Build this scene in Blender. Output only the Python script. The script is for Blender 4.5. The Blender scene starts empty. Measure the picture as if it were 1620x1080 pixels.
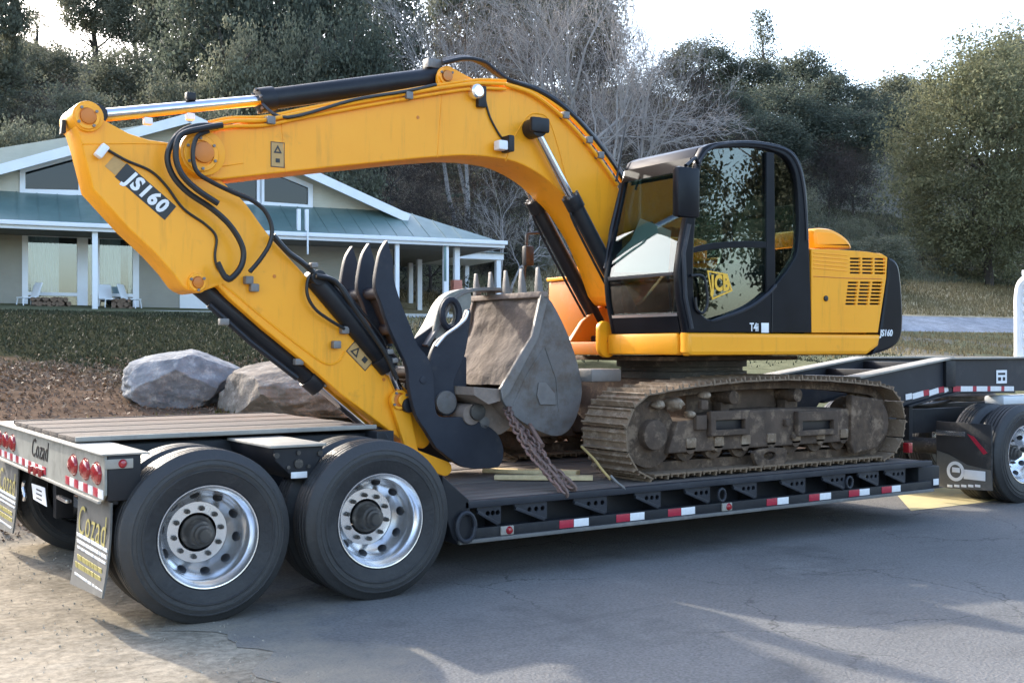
import bpy, bmesh, math, random
import numpy as np
from mathutils import Vector, Matrix
R = math.radians
scene = bpy.context.scene
col = scene.collection

# ------------------------------------------------------------------ camera
CAM_H = 1.65; FPX = 1800.0; HOR = 550.0; YAW = R(56.2)      # trailer runs along +X, camera looks 56 deg to the left of it
ca, sa = math.cos(YAW), math.sin(YAW)
cd = bpy.data.cameras.new('camera'); cam_ob = bpy.data.objects.new('camera', cd); col.objects.link(cam_ob)
cam_ob.location = (0, 0, CAM_H); cam_ob.rotation_euler = (R(90), 0, YAW - R(90))
cd.sensor_width = 36; cd.lens = 36 * FPX / 1620; cd.shift_y = (HOR - 540) / 1620
cd.clip_start = 0.05; cd.clip_end = 3000
scene.camera = cam_ob

# ------------------------------------------------------------------ sky, sun, exposure
SUN_EL = R(27); SUN_AZ = R(99)                               # to-sun azimuth measured from +X
w = bpy.data.worlds.new('World'); scene.world = w; w.use_nodes = True
nt = w.node_tree; nt.nodes.clear()
sky = nt.nodes.new('ShaderNodeTexSky'); sky.sky_type = 'NISHITA'; sky.sun_disc = False
sky.sun_elevation = SUN_EL; sky.sun_rotation = R(90) - SUN_AZ
sky.air_density = 1.0; sky.dust_density = 3.0; sky.ozone_density = 1.0; sky.altitude = 200
bg = nt.nodes.new('ShaderNodeBackground'); bg.inputs['Strength'].default_value = 0.15
wo = nt.nodes.new('ShaderNodeOutputWorld')
nt.links.new(sky.outputs[0], bg.inputs[0]); nt.links.new(bg.outputs[0], wo.inputs[0])
sl = bpy.data.lights.new('sun', 'SUN'); sl.energy = 1.5; sl.angle = R(1.2); sl.color = (1, .94, .83)
so = bpy.data.objects.new('sun', sl); col.objects.link(so)
so.rotation_euler = Vector((-math.cos(SUN_EL) * math.cos(SUN_AZ), -math.cos(SUN_EL) * math.sin(SUN_AZ), -math.sin(SUN_EL))).to_track_quat('-Z', 'Y').to_euler()
scene.view_settings.view_transform = 'Standard'; scene.view_settings.look = 'None'
scene.view_settings.gamma = 1; scene.view_settings.exposure = 2.3
scene.view_settings.use_curve_mapping = False

# ------------------------------------------------------------------ measuring helpers
def at(u, v, Y):                     # picture point -> world point on the plane y = Y
    k = (u - 810) / FPX; D = Y / (sa - k * ca)
    return Vector((D * (ca + k * sa), Y, CAM_H + (HOR - v) * D / FPX))
def xz(u, v, Y): p = at(u, v, Y); return (p.x, p.z)
def atx(u, v, X):
    k = (u - 810) / FPX; D = X / (ca + k * sa)
    return Vector((X, D * (sa - k * ca), CAM_H + (HOR - v) * D / FPX))
def XU(u, Y): return at(u, 0, Y).x
def cam(lat, D, z=0): return Vector((D * ca + lat * sa, D * sa - lat * ca, z))
def ray(u, v):
    k = (u - 810) / FPX
    return Vector((ca + k * sa, sa - k * ca, (HOR - v) / FPX))
def P(pts, Y): return [xz(u, v, Y) for u, v in pts]

# ------------------------------------------------------------------ object helpers
WM = {}
I4 = Matrix.Identity(4)
def add(name, data, mat=None, parent=None, M=None, local=False, kind=None):
    o = bpy.data.objects.new(name, data); col.objects.link(o)
    M = M if M is not None else I4.copy()
    if parent is not None:
        o.parent = parent
        if local: o.matrix_basis = M; Wd = WM[parent.name] @ M
        else: o.matrix_parent_inverse = WM[parent.name].inverted(); o.matrix_basis = M; Wd = M
    else: o.matrix_basis = M; Wd = M
    WM[o.name] = Wd.copy()
    if mat is not None and data is not None and not data.materials: data.materials.append(MAT[mat])
    if kind: o['kind'] = kind
    return o
def thing(name, label, cat, loc=(0, 0, 0), rot=None, group=None):
    M = Matrix.Translation(loc)
    if rot is not None: M = M @ Matrix.Rotation(rot, 4, 'Z')
    o = add(name, None, M=M); tag(o, label, cat, group); o.empty_display_size = .2
    return o
def tag(o, label, cat, group=None):
    o['label'] = label; o['category'] = cat
    if group: o['group'] = group
    return o
def finish(me, ang=35):
    me.polygons.foreach_set('use_smooth', [True] * len(me.polygons))
    me.set_sharp_from_angle(angle=R(ang)); me.update(); return me

class MB:
    def __init__(s): s.v = []; s.f = []
    def raw(s, vs, fs):
        b = len(s.v); s.v += [tuple(x) for x in vs]; s.f += [tuple(b + i for i in f) for f in fs]; return s
    def box(s, x0, x1, y0, y1, z0, z1, M=None):
        vs = [Vector(p) for p in ((x0,y0,z0),(x1,y0,z0),(x1,y1,z0),(x0,y1,z0),(x0,y0,z1),(x1,y0,z1),(x1,y1,z1),(x0,y1,z1))]
        if M is not None: vs = [M @ p for p in vs]
        return s.raw(vs, [(0,3,2,1),(4,5,6,7),(0,1,5,4),(1,2,6,5),(2,3,7,6),(3,0,4,7)])
    def cyl(s, p0, p1, r0, r1=None, n=16, cap=True):
        p0, p1 = Vector(p0), Vector(p1); r1 = r0 if r1 is None else r1
        d = (p1 - p0).normalized(); a = d.orthogonal().normalized(); b = d.cross(a)
        vs = []
        for p, r in ((p0, r0), (p1, r1)):
            vs += [p + (a * math.cos(2 * math.pi * i / n) + b * math.sin(2 * math.pi * i / n)) * r for i in range(n)]
        fs = [(i, (i + 1) % n, n + (i + 1) % n, n + i) for i in range(n)]
        if cap: fs += [tuple(range(n))[::-1], tuple(range(n, 2 * n))]
        return s.raw(vs, fs)
    def tube(s, pts, r, n=8, cap=True):
        pts = [Vector(p) for p in pts]; m = len(pts); rs = r if isinstance(r, (list, tuple)) else [r] * m
        d0 = (pts[1] - pts[0]).normalized(); a = d0.orthogonal().normalized(); vs = []
        for i, p in enumerate(pts):
            d = (pts[min(i + 1, m - 1)] - pts[max(i - 1, 0)]).normalized()
            a = (a - d * a.dot(d)).normalized(); b = d.cross(a)
            vs += [p + (a * math.cos(2 * math.pi * k / n) + b * math.sin(2 * math.pi * k / n)) * rs[i] for k in range(n)]
        fs = [(i * n + k, i * n + (k + 1) % n, (i + 1) * n + (k + 1) % n, (i + 1) * n + k) for i in range(m - 1) for k in range(n)]
        if cap: fs += [tuple(range(n))[::-1], tuple(range((m - 1) * n, m * n))]
        return s.raw(vs, fs)
    def lathe(s, prof, n=48, axis='Y', o=(0, 0, 0)):     # prof: (radius, along axis)
        vs = []; m = len(prof); o = Vector(o)
        for i in range(n):
            t = 2 * math.pi * i / n; c_, s_ = math.cos(t), math.sin(t)
            for r, h in prof:
                vs.append(o + Vector((r * c_, h, r * s_) if axis == 'Y' else ((r * c_, r * s_, h) if axis == 'Z' else (h, r * c_, r * s_))))
        fs = [(i * m + j, i * m + j + 1, ((i + 1) % n) * m + j + 1, ((i + 1) % n) * m + j) for i in range(n) for j in range(m - 1)]
        if axis == 'Y': fs = [f[::-1] for f in fs]
        return s.raw(vs, [f[::-1] for f in fs])
    def mesh(s, name='m', ang=35, bevel=0, seg=2):
        me = bpy.data.meshes.new(name); me.from_pydata(s.v, [], s.f)
        if bevel:
            bm = bmesh.new(); bm.from_mesh(me)
            bmesh.ops.remove_doubles(bm, verts=bm.verts, dist=1e-5)
            es = [e for e in bm.edges if len(e.link_faces) == 2 and e.calc_face_angle(0) > R(30)]
            bmesh.ops.bevel(bm, geom=es, offset=bevel, segments=seg, profile=.6, affect='EDGES', clamp_overlap=True)
            bmesh.ops.recalc_face_normals(bm, faces=bm.faces)
            bm.to_mesh(me); bm.free()
        return finish(me, ang)
    def build(s, name, mat, parent=None, M=None, bevel=0, ang=35, local=False, kind=None):
        return add(name, s.mesh(name, ang, bevel), mat, parent, M, local, kind)

def cr(pts, n=5, closed=True):       # catmull-rom through 2-D or 3-D points
    pts = [Vector(p) for p in pts]; m = len(pts); out = []
    rng = range(m) if closed else range(m - 1)
    for i in rng:
        g = (lambda j: pts[j % m]) if closed else (lambda j: pts[max(0, min(m - 1, j))])
        p0, p1, p2, p3 = g(i - 1), g(i), g(i + 1), g(i + 2)
        for k in range(n):
            t = k / n
            out.append(.5 * ((2 * p1) + (p2 - p0) * t + (2 * p0 - 5 * p1 + 4 * p2 - p3) * t * t + (3 * p1 - p0 - 3 * p2 + p3) * t ** 3))
    if not closed: out.append(pts[-1])
    return [tuple(p) for p in out]
def circ(c, r, n=20, sx=1, sz=1): return [(c[0] + r * sx * math.cos(2 * math.pi * i / n), c[1] + r * sz * math.sin(2 * math.pi * i / n)) for i in range(n)]
def rect(x0, x1, z0, z1): return [(x0, z0), (x1, z0), (x1, z1), (x0, z1)]
def area(p): return sum(p[i][0] * p[(i + 1) % len(p)][1] - p[(i + 1) % len(p)][0] * p[i][1] for i in range(len(p))) / 2

def plate_mesh(outer, holes, th, bev):
    cu = bpy.data.curves.new('c', 'CURVE'); cu.dimensions = '2D'; cu.fill_mode = 'BOTH'
    bev = min(bev, th * .45)
    cu.extrude = th / 2 - bev; cu.bevel_depth = bev; cu.bevel_resolution = 1; cu.offset = -bev
    for k, ps in enumerate([outer] + list(holes)):
        if (area(ps) > 0) != (k == 0): ps = ps[::-1]
        sp = cu.splines.new('POLY'); sp.points.add(len(ps) - 1)
        for q, p in zip(sp.points, ps): q.co = (p[0], p[1], 0, 1)
        sp.use_cyclic_u = True
    o = bpy.data.objects.new('tmp', cu); me = bpy.data.meshes.new_from_object(o)
    bpy.data.objects.remove(o); bpy.data.curves.remove(cu)
    me.materials.clear()
    return me
RX = Matrix.Rotation(R(90), 4, 'X')
def plate(name, mat, parent, outer, Y0, Y1, holes=(), bev=.004, local=False, M=None, ang=35):
    """outline in (x, z), spanning Y0..Y1"""
    me = plate_mesh(outer, holes, Y1 - Y0, bev)
    me.transform(Matrix.Translation((0, (Y0 + Y1) / 2, 0)) @ RX); finish(me, ang)
    return add(name, me, mat, parent, M, local)
def text_mesh(s, size, ext=.002, shear=0, bold=0, space=1):
    cu = bpy.data.curves.new('t', 'FONT'); cu.body = s; cu.size = size; cu.extrude = ext; cu.shear = shear; cu.offset = bold; cu.space_character = space
    cu.align_x = 'CENTER'; cu.align_y = 'CENTER'; cu.resolution_u = 3
    o = bpy.data.objects.new('tmp', cu); me = bpy.data.meshes.new_from_object(o)
    bpy.data.objects.remove(o); bpy.data.curves.remove(cu); me.materials.clear()
    return me
def put_text(name, s, mat, parent, u, v, Y, size, ang=0, sx=1, shear=0, bold=0):
    p = at(u, v, Y)
    M = Matrix.Translation(p) @ RX @ Matrix.Rotation(ang, 4, 'Z') @ Matrix.Diagonal((sx, 1, 1, 1))
    return add(name, text_mesh(s, size, .002, shear, bold), mat, parent, M)

# ------------------------------------------------------------------ materials
MAT = {}
def mat(name, c1, c2=None, rough=.5, metal=0, scale=3, bump=0, bscale=None, rvar=.1, detail=6, c3=None, s3=1.0, t3=(.55, .7), spec=.5, stretch=None, coat=0, obj=True, isl=0):
    m = bpy.data.materials.new(name); m.use_nodes = True; n = m.node_tree.nodes; L = m.node_tree.links
    b = n['Principled BSDF']; MAT[name] = m
    b.inputs['Roughness'].default_value = rough; b.inputs['Metallic'].default_value = metal
    b.inputs['Specular IOR Level'].default_value = spec
    if coat: b.inputs['Coat Weight'].default_value = coat; b.inputs['Coat Roughness'].default_value = .12
    tc = n.new('ShaderNodeTexCoord'); src = tc.outputs['Object']
    if not obj: g = n.new('ShaderNodeNewGeometry'); src = g.outputs['Position']
    if stretch:
        mp = n.new('ShaderNodeMapping'); mp.inputs['Scale'].default_value = stretch; L.new(src, mp.inputs[0]); src = mp.outputs[0]
    tx = n.new('ShaderNodeTexNoise'); tx.inputs['Scale'].default_value = scale; tx.inputs['Detail'].default_value = detail; tx.inputs['Roughness'].default_value = .62
    L.new(src, tx.inputs['Vector'])
    c2 = c2 or tuple(x * .8 for x in c1)
    rp = n.new('ShaderNodeValToRGB'); rp.color_ramp.elements[0].position = .32; rp.color_ramp.elements[1].position = .68
    rp.color_ramp.elements[0].color = (*c1, 1); rp.color_ramp.elements[1].color = (*c2, 1)
    L.new(tx.outputs[0], rp.inputs[0]); out = rp.outputs[0]
    if c3:
        t2 = n.new('ShaderNodeTexNoise'); t2.inputs['Scale'].default_value = s3; t2.inputs['Detail'].default_value = 8; t2.inputs['Roughness'].default_value = .7
        L.new(src, t2.inputs['Vector'])
        mr = n.new('ShaderNodeMapRange'); mr.inputs[1].default_value = t3[0]; mr.inputs[2].default_value = t3[1]; L.new(t2.outputs[0], mr.inputs[0])
        mx = n.new('ShaderNodeMixRGB'); L.new(mr.outputs[0], mx.inputs[0]); L.new(out, mx.inputs[1]); mx.inputs[2].default_value = (*c3, 1); out = mx.outputs[0]
    if isl:
        g2 = n.new('ShaderNodeNewGeometry'); hs = n.new('ShaderNodeHueSaturation')
        mr = n.new('ShaderNodeMapRange'); mr.inputs[3].default_value = 1 - isl; mr.inputs[4].default_value = 1 + isl
        L.new(g2.outputs['Random Per Island'], mr.inputs[0]); L.new(mr.outputs[0], hs.inputs['Value']); L.new(out, hs.inputs['Color']); out = hs.outputs[0]
    L.new(out, b.inputs['Base Color'])
    if rvar:
        mr = n.new('ShaderNodeMapRange'); mr.inputs[3].default_value = max(.02, rough - rvar); mr.inputs[4].default_value = min(1, rough + rvar)
        L.new(tx.outputs[0], mr.inputs[0]); L.new(mr.outputs[0], b.inputs['Roughness'])
    if bump:
        t3_ = n.new('ShaderNodeTexNoise'); t3_.inputs['Scale'].default_value = bscale or scale * 4; t3_.inputs['Detail'].default_value = 6; L.new(src, t3_.inputs['Vector'])
        bp = n.new('ShaderNodeBump'); bp.inputs['Strength'].default_value = bump; bp.inputs['Distance'].default_value = .02
        L.new(t3_.outputs[0], bp.inputs['Height']); L.new(bp.outputs[0], b.inputs['Normal'])
    return m
mat('yellow', (.95, .385, .014), (.90, .345, .010), rough=.42, scale=1.3, c3=(.60, .26, .02), s3=3.2, t3=(.66, .95), rvar=.08, coat=.06, spec=.35)
mat('orange', (.62, .185, .008), (.55, .155, .008), rough=.42, scale=2, c3=(.45, .20, .05), s3=3)
mat('black_paint', (.010, .011, .014), (.018, .019, .023), rough=.42, spec=.3, scale=4, c3=(.07, .065, .06), s3=2.2, t3=(.6, .85))
mat('cab_black', (.005, .006, .009), (.008, .009, .013), rough=.32, scale=3, spec=.18)
mat('thumb_steel', (.020, .023, .032), (.032, .035, .045), rough=.55, scale=5, spec=.25, c3=(.09, .075, .065), s3=4, t3=(.58, .85))
mat('trailer_black', (.010, .011, .014), (.018, .019, .023), rough=.5, scale=3, spec=.3, c3=(.045, .042, .038), s3=3.5, t3=(.55, .85))
mat('trailer_dark', (.018, .020, .026), (.028, .030, .037), rough=.5, scale=3, spec=.35, c3=(.075, .07, .065), s3=3.0, t3=(.55, .85))
mat('rear_grey', (.20, .20, .175), (.27, .265, .23), rough=.6, scale=9, c3=(.12, .115, .10), s3=5, t3=(.5, .8))
mat('dusty_steel', (.33, .305, .26), (.25, .232, .20), rough=.7, scale=6, bump=.15, c3=(.22, .20, .18), s3=7)
mat('rubber', (.014, .014, .016), (.022, .022, .023), rough=.55, scale=5, c3=(.045, .042, .04), s3=3.0, t3=(.5, .85), spec=.45, bump=.25, bscale=30)
mat('tread', (.03, .03, .032), (.06, .057, .052), rough=.85, scale=10, c3=(.12, .11, .095), s3=6, spec=.3)
mat('hose', (.008, .008, .009), (.014, .014, .014), rough=.42, scale=8)
mat('chrome', (.72, .72, .74), (.62, .62, .65), rough=.14, metal=1, scale=5, rvar=.06)
mat('aluminium', (.90, .90, .91), (.80, .80, .82), rough=.24, metal=.92, scale=7, c3=(.62, .61, .59), s3=6, t3=(.6, .85), rvar=.09)
mat('hub_dark', (.05, .045, .04), (.09, .08, .07), rough=.6, metal=.4, scale=12, c3=(.20, .17, .14), s3=14)
mat('steel_worn', (.16, .15, .145), (.23, .215, .20), rough=.55, metal=.35, scale=6, bump=.2, c3=(.11, .085, .065), s3=3)
mat('bucket_out', (.12, .115, .112), (.18, .168, .16), rough=.6, metal=.25, scale=5, bump=.25, c3=(.105, .075, .052), s3=4, t3=(.48, .66))
mat('bucket_in', (.27, .205, .165), (.185, .145, .118), rough=.8, scale=7, bump=.5, bscale=18, c3=(.34, .27, .21), s3=5)
mat('track_dirt', (.12, .080, .053), (.055, .039, .029), rough=.85, scale=9, bump=.6, bscale=25, c3=(.22, .155, .105), s3=6, t3=(.52, .64), spec=.2)
mat('shoe_steel', (.235, .165, .108), (.14, .098, .066), rough=.75, scale=8, bump=.4, bscale=22, c3=(.33, .255, .185), s3=7, t3=(.5, .62), spec=.2)
mat('frame_dirt', (.065, .046, .034), (.115, .080, .058), rough=.8, scale=5, bump=.3, c3=(.22, .155, .105), s3=6, t3=(.52, .66), spec=.2)
mat('deck_wood', (.155, .130, .112), (.095, .082, .073), rough=.85, scale=4, spec=.12, bump=.5, bscale=12, stretch=(.35, 5, 5), c3=(.21, .185, .16), s3=2)
mat('board_wood', (.72, .55, .30), (.60, .45, .24), rough=.75, scale=5, bump=.3, stretch=(6, 1, 6))
mat('white_paint', (.72, .73, .74), (.64, .65, .66), rough=.45, scale=3)
mat('decal_white', (.80, .81, .82), (.74, .75, .76), rough=.4, scale=9)
mat('tape_white', (.78, .78, .78), (.68, .68, .68), rough=.35, scale=30)
mat('tape_red', (.42, .022, .05), (.34, .02, .04), rough=.35, scale=30)
mat('lamp_red', (.33, .012, .02), (.25, .01, .015), rough=.15, scale=20, coat=.6)
mat('lamp_amber', (.60, .19, .03), (.5, .15, .03), rough=.2, scale=20)
mat('decal_black', (.010, .010, .012), rough=.4)
mat('decal_tan', (.50, .30, .10), (.44, .26, .09), rough=.5, scale=30)
mat('decal_yellow', (.85, .47, .03), (.75, .40, .03), rough=.5, scale=20)
mat('flap', (.085, .083, .077), (.12, .115, .104), rough=.75, scale=6, c3=(.17, .16, .14), s3=5)
mat('flap_black', (.018, .018, .02), (.03, .03, .032), rough=.6, scale=5, c3=(.09, .08, .07), s3=3)
mat('chain_rust', (.13, .08, .062), (.21, .145, .12), rough=.55, metal=.4, scale=14, c3=(.28, .14, .11), s3=9)
mat('strap', (.42, .30, .10), (.32, .23, .09), rough=.7, scale=12)
mat('seat_fabric', (.02, .02, .022), (.04, .04, .042), rough=.9, scale=20)
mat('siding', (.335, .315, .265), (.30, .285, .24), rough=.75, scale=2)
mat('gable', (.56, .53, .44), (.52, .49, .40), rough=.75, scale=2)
mat('roof_green', (.128, .198, .186), (.10, .163, .154), rough=.35, scale=1.5, metal=.15, c3=(.17, .215, .205), s3=.8)
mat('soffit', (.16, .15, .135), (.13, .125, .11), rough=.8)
mat('trim', (.78, .80, .83), (.72, .74, .77), rough=.5, scale=2)
mat('room', (.10, .10, .105), (.06, .06, .065), rough=.9, scale=.8)
mat('curtain', (.50, .55, .57), (.40, .45, .47), rough=.9, scale=5, stretch=(6, 1, .4))
mat('bark_white', (.36, .33, .31), (.24, .215, .20), rough=.85, scale=6, c3=(.18, .165, .16), s3=3)
mat('bark', (.09, .075, .065), (.055, .047, .042), rough=.9, scale=6, bump=.4)
mat('twig', (.26, .23, .23), (.17, .15, .15), rough=.9, scale=3)
mat('rock_grey', (.235, .24, .25), (.13, .135, .145), rough=.95, scale=4.5, spec=.1, bump=1.0, bscale=16, c3=(.36, .355, .345), s3=6, t3=(.5, .66))
mat('rock_tan', (.235, .20, .165), (.145, .123, .102), rough=.95, scale=4.5, spec=.1, bump=1.0, bscale=16, c3=(.31, .275, .235), s3=6, t3=(.5, .66))
mat('concrete', (.45, .43, .39), (.38, .365, .33), rough=.85, scale=4, bump=.2)
mat('firewood', (.20, .135, .092), (.12, .082, .056), rough=.9, scale=9)
mat('red_orange', (.50, .19, .13), (.42, .15, .10), rough=.6)
mat('paint_line', (.50, .49, .44), (.36, .36, .34), rough=.8, scale=14, c3=(.20, .20, .21), s3=9, t3=(.48, .6))
mat('flap_yellow', (.42, .35, .10), (.32, .27, .08), rough=.7, scale=14)
mat('strip_yellow', (.62, .50, .24), (.50, .42, .22), rough=.8, scale=3, c3=(.40, .36, .26), s3=4)
mat('soil', (.135, .100, .078), (.090, .068, .054), rough=.95, scale=6, bump=.6, bscale=20, c3=(.18, .14, .11), s3=4)
mat('flange', (.105, .10, .095), (.15, .145, .135), rough=.6, scale=5, c3=(.22, .21, .19), s3=4)
mat('panel_white', (.80, .82, .82), (.76, .78, .78), rough=.8)

def leaf_mat(name, c1, c2, isl=.35, trans=.45):
    m = mat(name, c1, c2, rough=.7, scale=.9, rvar=0, isl=isl, spec=.2)
    n = m.node_tree.nodes; L = m.node_tree.links; b = n['Principled BSDF']; o = n['Material Output']
    t = n.new('ShaderNodeBsdfTranslucent'); mx = n.new('ShaderNodeMixShader'); mx.inputs[0].default_value = trans
    L.new(b.inputs['Base Color'].links[0].from_socket, t.inputs[0])
    L.new(b.outputs[0], mx.inputs[1]); L.new(t.outputs[0], mx.inputs[2]); L.new(mx.outputs[0], o.inputs[0])
leaf_mat('leaf_oak', (.115, .125, .085), (.155, .160, .118))
leaf_mat('leaf_dark', (.078, .094, .070), (.108, .122, .092))
leaf_mat('leaf_pale', (.165, .175, .115), (.20, .20, .145))
leaf_mat('leaf_olive', (.150, .155, .085), (.195, .195, .115), isl=.4)
leaf_mat('leaf_brown', (.066, .054, .048), (.048, .040, .036), isl=.3)
leaf_mat('grass', (.028, .033, .016), (.044, .046, .025), isl=.45, trans=.15)
leaf_mat('dry_grass', (.26, .20, .105), (.20, .165, .09), isl=.4)
leaf_mat('moss', (.085, .085, .022), (.12, .105, .035), isl=.4)

def glass(name, tint, refl=.06, rough=.02):
    m = bpy.data.materials.new(name); m.use_nodes = True; n = m.node_tree.nodes; L = m.node_tree.links; n.clear(); MAT[name] = m
    o = n.new('ShaderNodeOutputMaterial'); t = n.new('ShaderNodeBsdfTransparent'); g = n.new('ShaderNodeBsdfGlossy'); mx = n.new('ShaderNodeMixShader')
    tx = n.new('ShaderNodeTexNoise'); tx.inputs['Scale'].default_value = 2.5
    mr = n.new('ShaderNodeMapRange'); mr.inputs[3].default_value = rough * .2; mr.inputs[4].default_value = rough * .6; L.new(tx.outputs[0], mr.inputs[0]); L.new(mr.outputs[0], g.inputs['Roughness'])
    t.inputs[0].default_value = (*tint, 1); f = n.new('ShaderNodeLayerWeight'); f.inputs[0].default_value = .5
    pw = n.new('ShaderNodeMath'); pw.operation = 'POWER'; pw.inputs[1].default_value = 4; L.new(f.outputs['Facing'], pw.inputs[0])
    ad = n.new('ShaderNodeMath'); ad.operation = 'ADD'; ad.inputs[1].default_value = .04 + refl
    L.new(pw.outputs[0], ad.inputs[0]); L.new(ad.outputs[0], mx.inputs[0]); L.new(t.outputs[0], mx.inputs[1]); L.new(g.outputs[0], mx.inputs[2]); L.new(mx.outputs[0], o.inputs[0])
glass('cab_glass', (.60, .69, .65), .05)
glass('screen_glass', (.55, .64, .61), .05)
glass('house_glass', (.80, .86, .88), .06)
glass('gable_glass', (.22, .24, .28), .0)

# siding: horizontal laps as fine relief
def lap(name, pitch):
    m = MAT[name]; n = m.node_tree.nodes; L = m.node_tree.links; b = n['Principled BSDF']
    tc = n.new('ShaderNodeTexCoord'); wv = n.new('ShaderNodeTexWave'); wv.bands_direction = 'Z'; wv.wave_profile = 'SAW'
    wv.inputs['Scale'].default_value = math.pi / pitch / 10 * 2; L.new(tc.outputs['Object'], wv.inputs[0])
    bp = n.new('ShaderNodeBump'); bp.inputs['Strength'].default_value = .6; bp.inputs['Distance'].default_value = .02; L.new(wv.outputs[1], bp.inputs['Height']); L.new(bp.outputs[0], b.inputs['Normal'])
lap('siding', .2); lap('gable', .2)

# ------------------------------------------------------------------ terrain
TY = [-80, 10.5, 11.3, 13.5, 16.5, 20.0, 26.0, 32.0, 33.2, 36.0, 42.0, 48.0, 60.0, 80.0, 100.0, 125.0, 220.0]
TZ = [0, 0, .25, .80, 1.15, 1.45, 2.05, 2.60, 2.66, 2.78, 3.25, 4.6, 9.5, 19.0, 27.5, 30.0, 22.0]
RY = [-80, 10.5, 11.3, 13.5, 16.5, 20, 26, 30, 33, 38, 42, 48, 60, 80, 100, 125, 220]
RZ = [0, 0, .2, .55, .85, 1.15, 1.75, 2.12, 2.42, 3.45, 4.5, 6.3, 11.0, 19.5, 27.5, 30, 22]
def smooth_noise(x, y):
    return (math.sin(x * .21 + 1.3) * math.cos(y * .17 + .4) + .5 * math.sin(x * .53 + y * .31) + .3 * math.sin(x * 1.1 - y * .9 + 2))
def gz(X, Y):
    b = max(0, min(1, (X - 27) / 9)); b = b * b * (3 - 2 * b)
    z = float(np.interp(Y, TY, TZ)) * (1 - b) + float(np.interp(Y, RY, RZ)) * b
    f = max(0, min(1, (Y - 42) / 40))
    z *= 1 + f * (.10 * math.tanh((X - 40) / 40) - .03)
    z += f * 1.6 * smooth_noise(X * .35, Y * .35)
    g = max(0, min(1, (Y - 10.5) / 3)) * (1 - f) * (1 if Y < 31 else .15)
    return z + g * .07 * smooth_noise(X * 2, Y * 2)
xs = np.concatenate([np.linspace(-160, -22, 24), np.arange(-20, 40, .5), np.linspace(41, 300, 70)])
ys = np.concatenate([np.linspace(-80, 4, 15), np.arange(5, 45, .5), np.linspace(46, 135, 60), np.linspace(140, 220, 8)])
nx, ny = len(xs), len(ys)
gv = [(x, y, gz(x, y)) for y in ys for x in xs]
gf = [(j * nx + i, j * nx + i + 1, (j + 1) * nx + i + 1, (j + 1) * nx + i) for j in range(ny - 1) for i in range(nx - 1)]
gm = bpy.data.meshes.new('ground'); gm.from_pydata(gv, [], gf); finish(gm, 180)
ZC = dict(dirt=(.27, .232, .178), mulch=(.115, .080, .056), lawn=(.036, .036, .022), brush=(.17, .15, .115), dry=(.36, .285, .17), olive=(.15, .145, .085), road=(.28, .29, .31), hill=(.17, .155, .12))
def zone(X, Y):
    n1 = smooth_noise(X * 1.7, Y * 1.7) * .5
    if Y < 10.7 + .3 * n1: return ZC['dirt']
    if X < 14 + n1:
        if Y < 17.4 + n1 * 3.2 + 1.2 * math.sin(X * 2.3) - max(0, X - 4) * .5: return ZC['mulch']
        if Y < 32: return ZC['lawn']
        if Y < 44: return ZC['olive']
    else:
        if Y < 31 + n1: return ZC['olive'] if n1 > -.2 else ZC['brush']
        if 32.9 < Y < 37.2: return ZC['road']
        if Y < 33.0: return ZC['olive']
        if Y < 47 + n1 * 2: return ZC['dry']
        if Y < 56 + 3 * n1: return ZC['olive'] if n1 > 0 else ZC['brush']
    return ZC['hill']
at_ = gm.color_attributes.new('zone', 'FLOAT_COLOR', 'POINT')
at_.data.foreach_set('color', [c for v in gv for c in (*zone(v[0], v[1]), 1)])
def ground_mat():
    m = mat('ground', (1, 1, 1), rough=.95, obj=False, rvar=0, bump=.8, bscale=5, spec=0); n = m.node_tree.nodes; L = m.node_tree.links; b = n['Principled BSDF']
    vc = n.new('ShaderNodeVertexColor'); vc.layer_name = 'zone'; g = n.new('ShaderNodeNewGeometry')
    hs = n.new('ShaderNodeHueSaturation'); L.new(vc.outputs[0], hs.inputs['Color'])
    val = None
    for sc_, lo, hi in ((.9, .66, 1.3), (3.2, .72, 1.28), (19.0, .6, 1.4)):
        t = n.new('ShaderNodeTexNoise'); t.inputs['Scale'].default_value = sc_; t.inputs['Detail'].default_value = 8; t.inputs['Roughness'].default_value = .75; L.new(g.outputs['Position'], t.inputs[0])
        mr = n.new('ShaderNodeMapRange'); mr.inputs[1].default_value = .3; mr.inputs[2].default_value = .7; mr.inputs[3].default_value = lo; mr.inputs[4].default_value = hi; L.new(t.outputs[0], mr.inputs[0])
        if val is None: val = mr.outputs[0]
        else:
            mu = n.new('ShaderNodeMath'); mu.operation = 'MULTIPLY'; L.new(val, mu.inputs[0]); L.new(mr.outputs[0], mu.inputs[1]); val = mu.outputs[0]
    L.new(val, hs.inputs['Value']); L.new(hs.outputs[0], b.inputs['Base Color'])
ground_mat()
add('ground', gm, 'ground', kind='structure')

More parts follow.
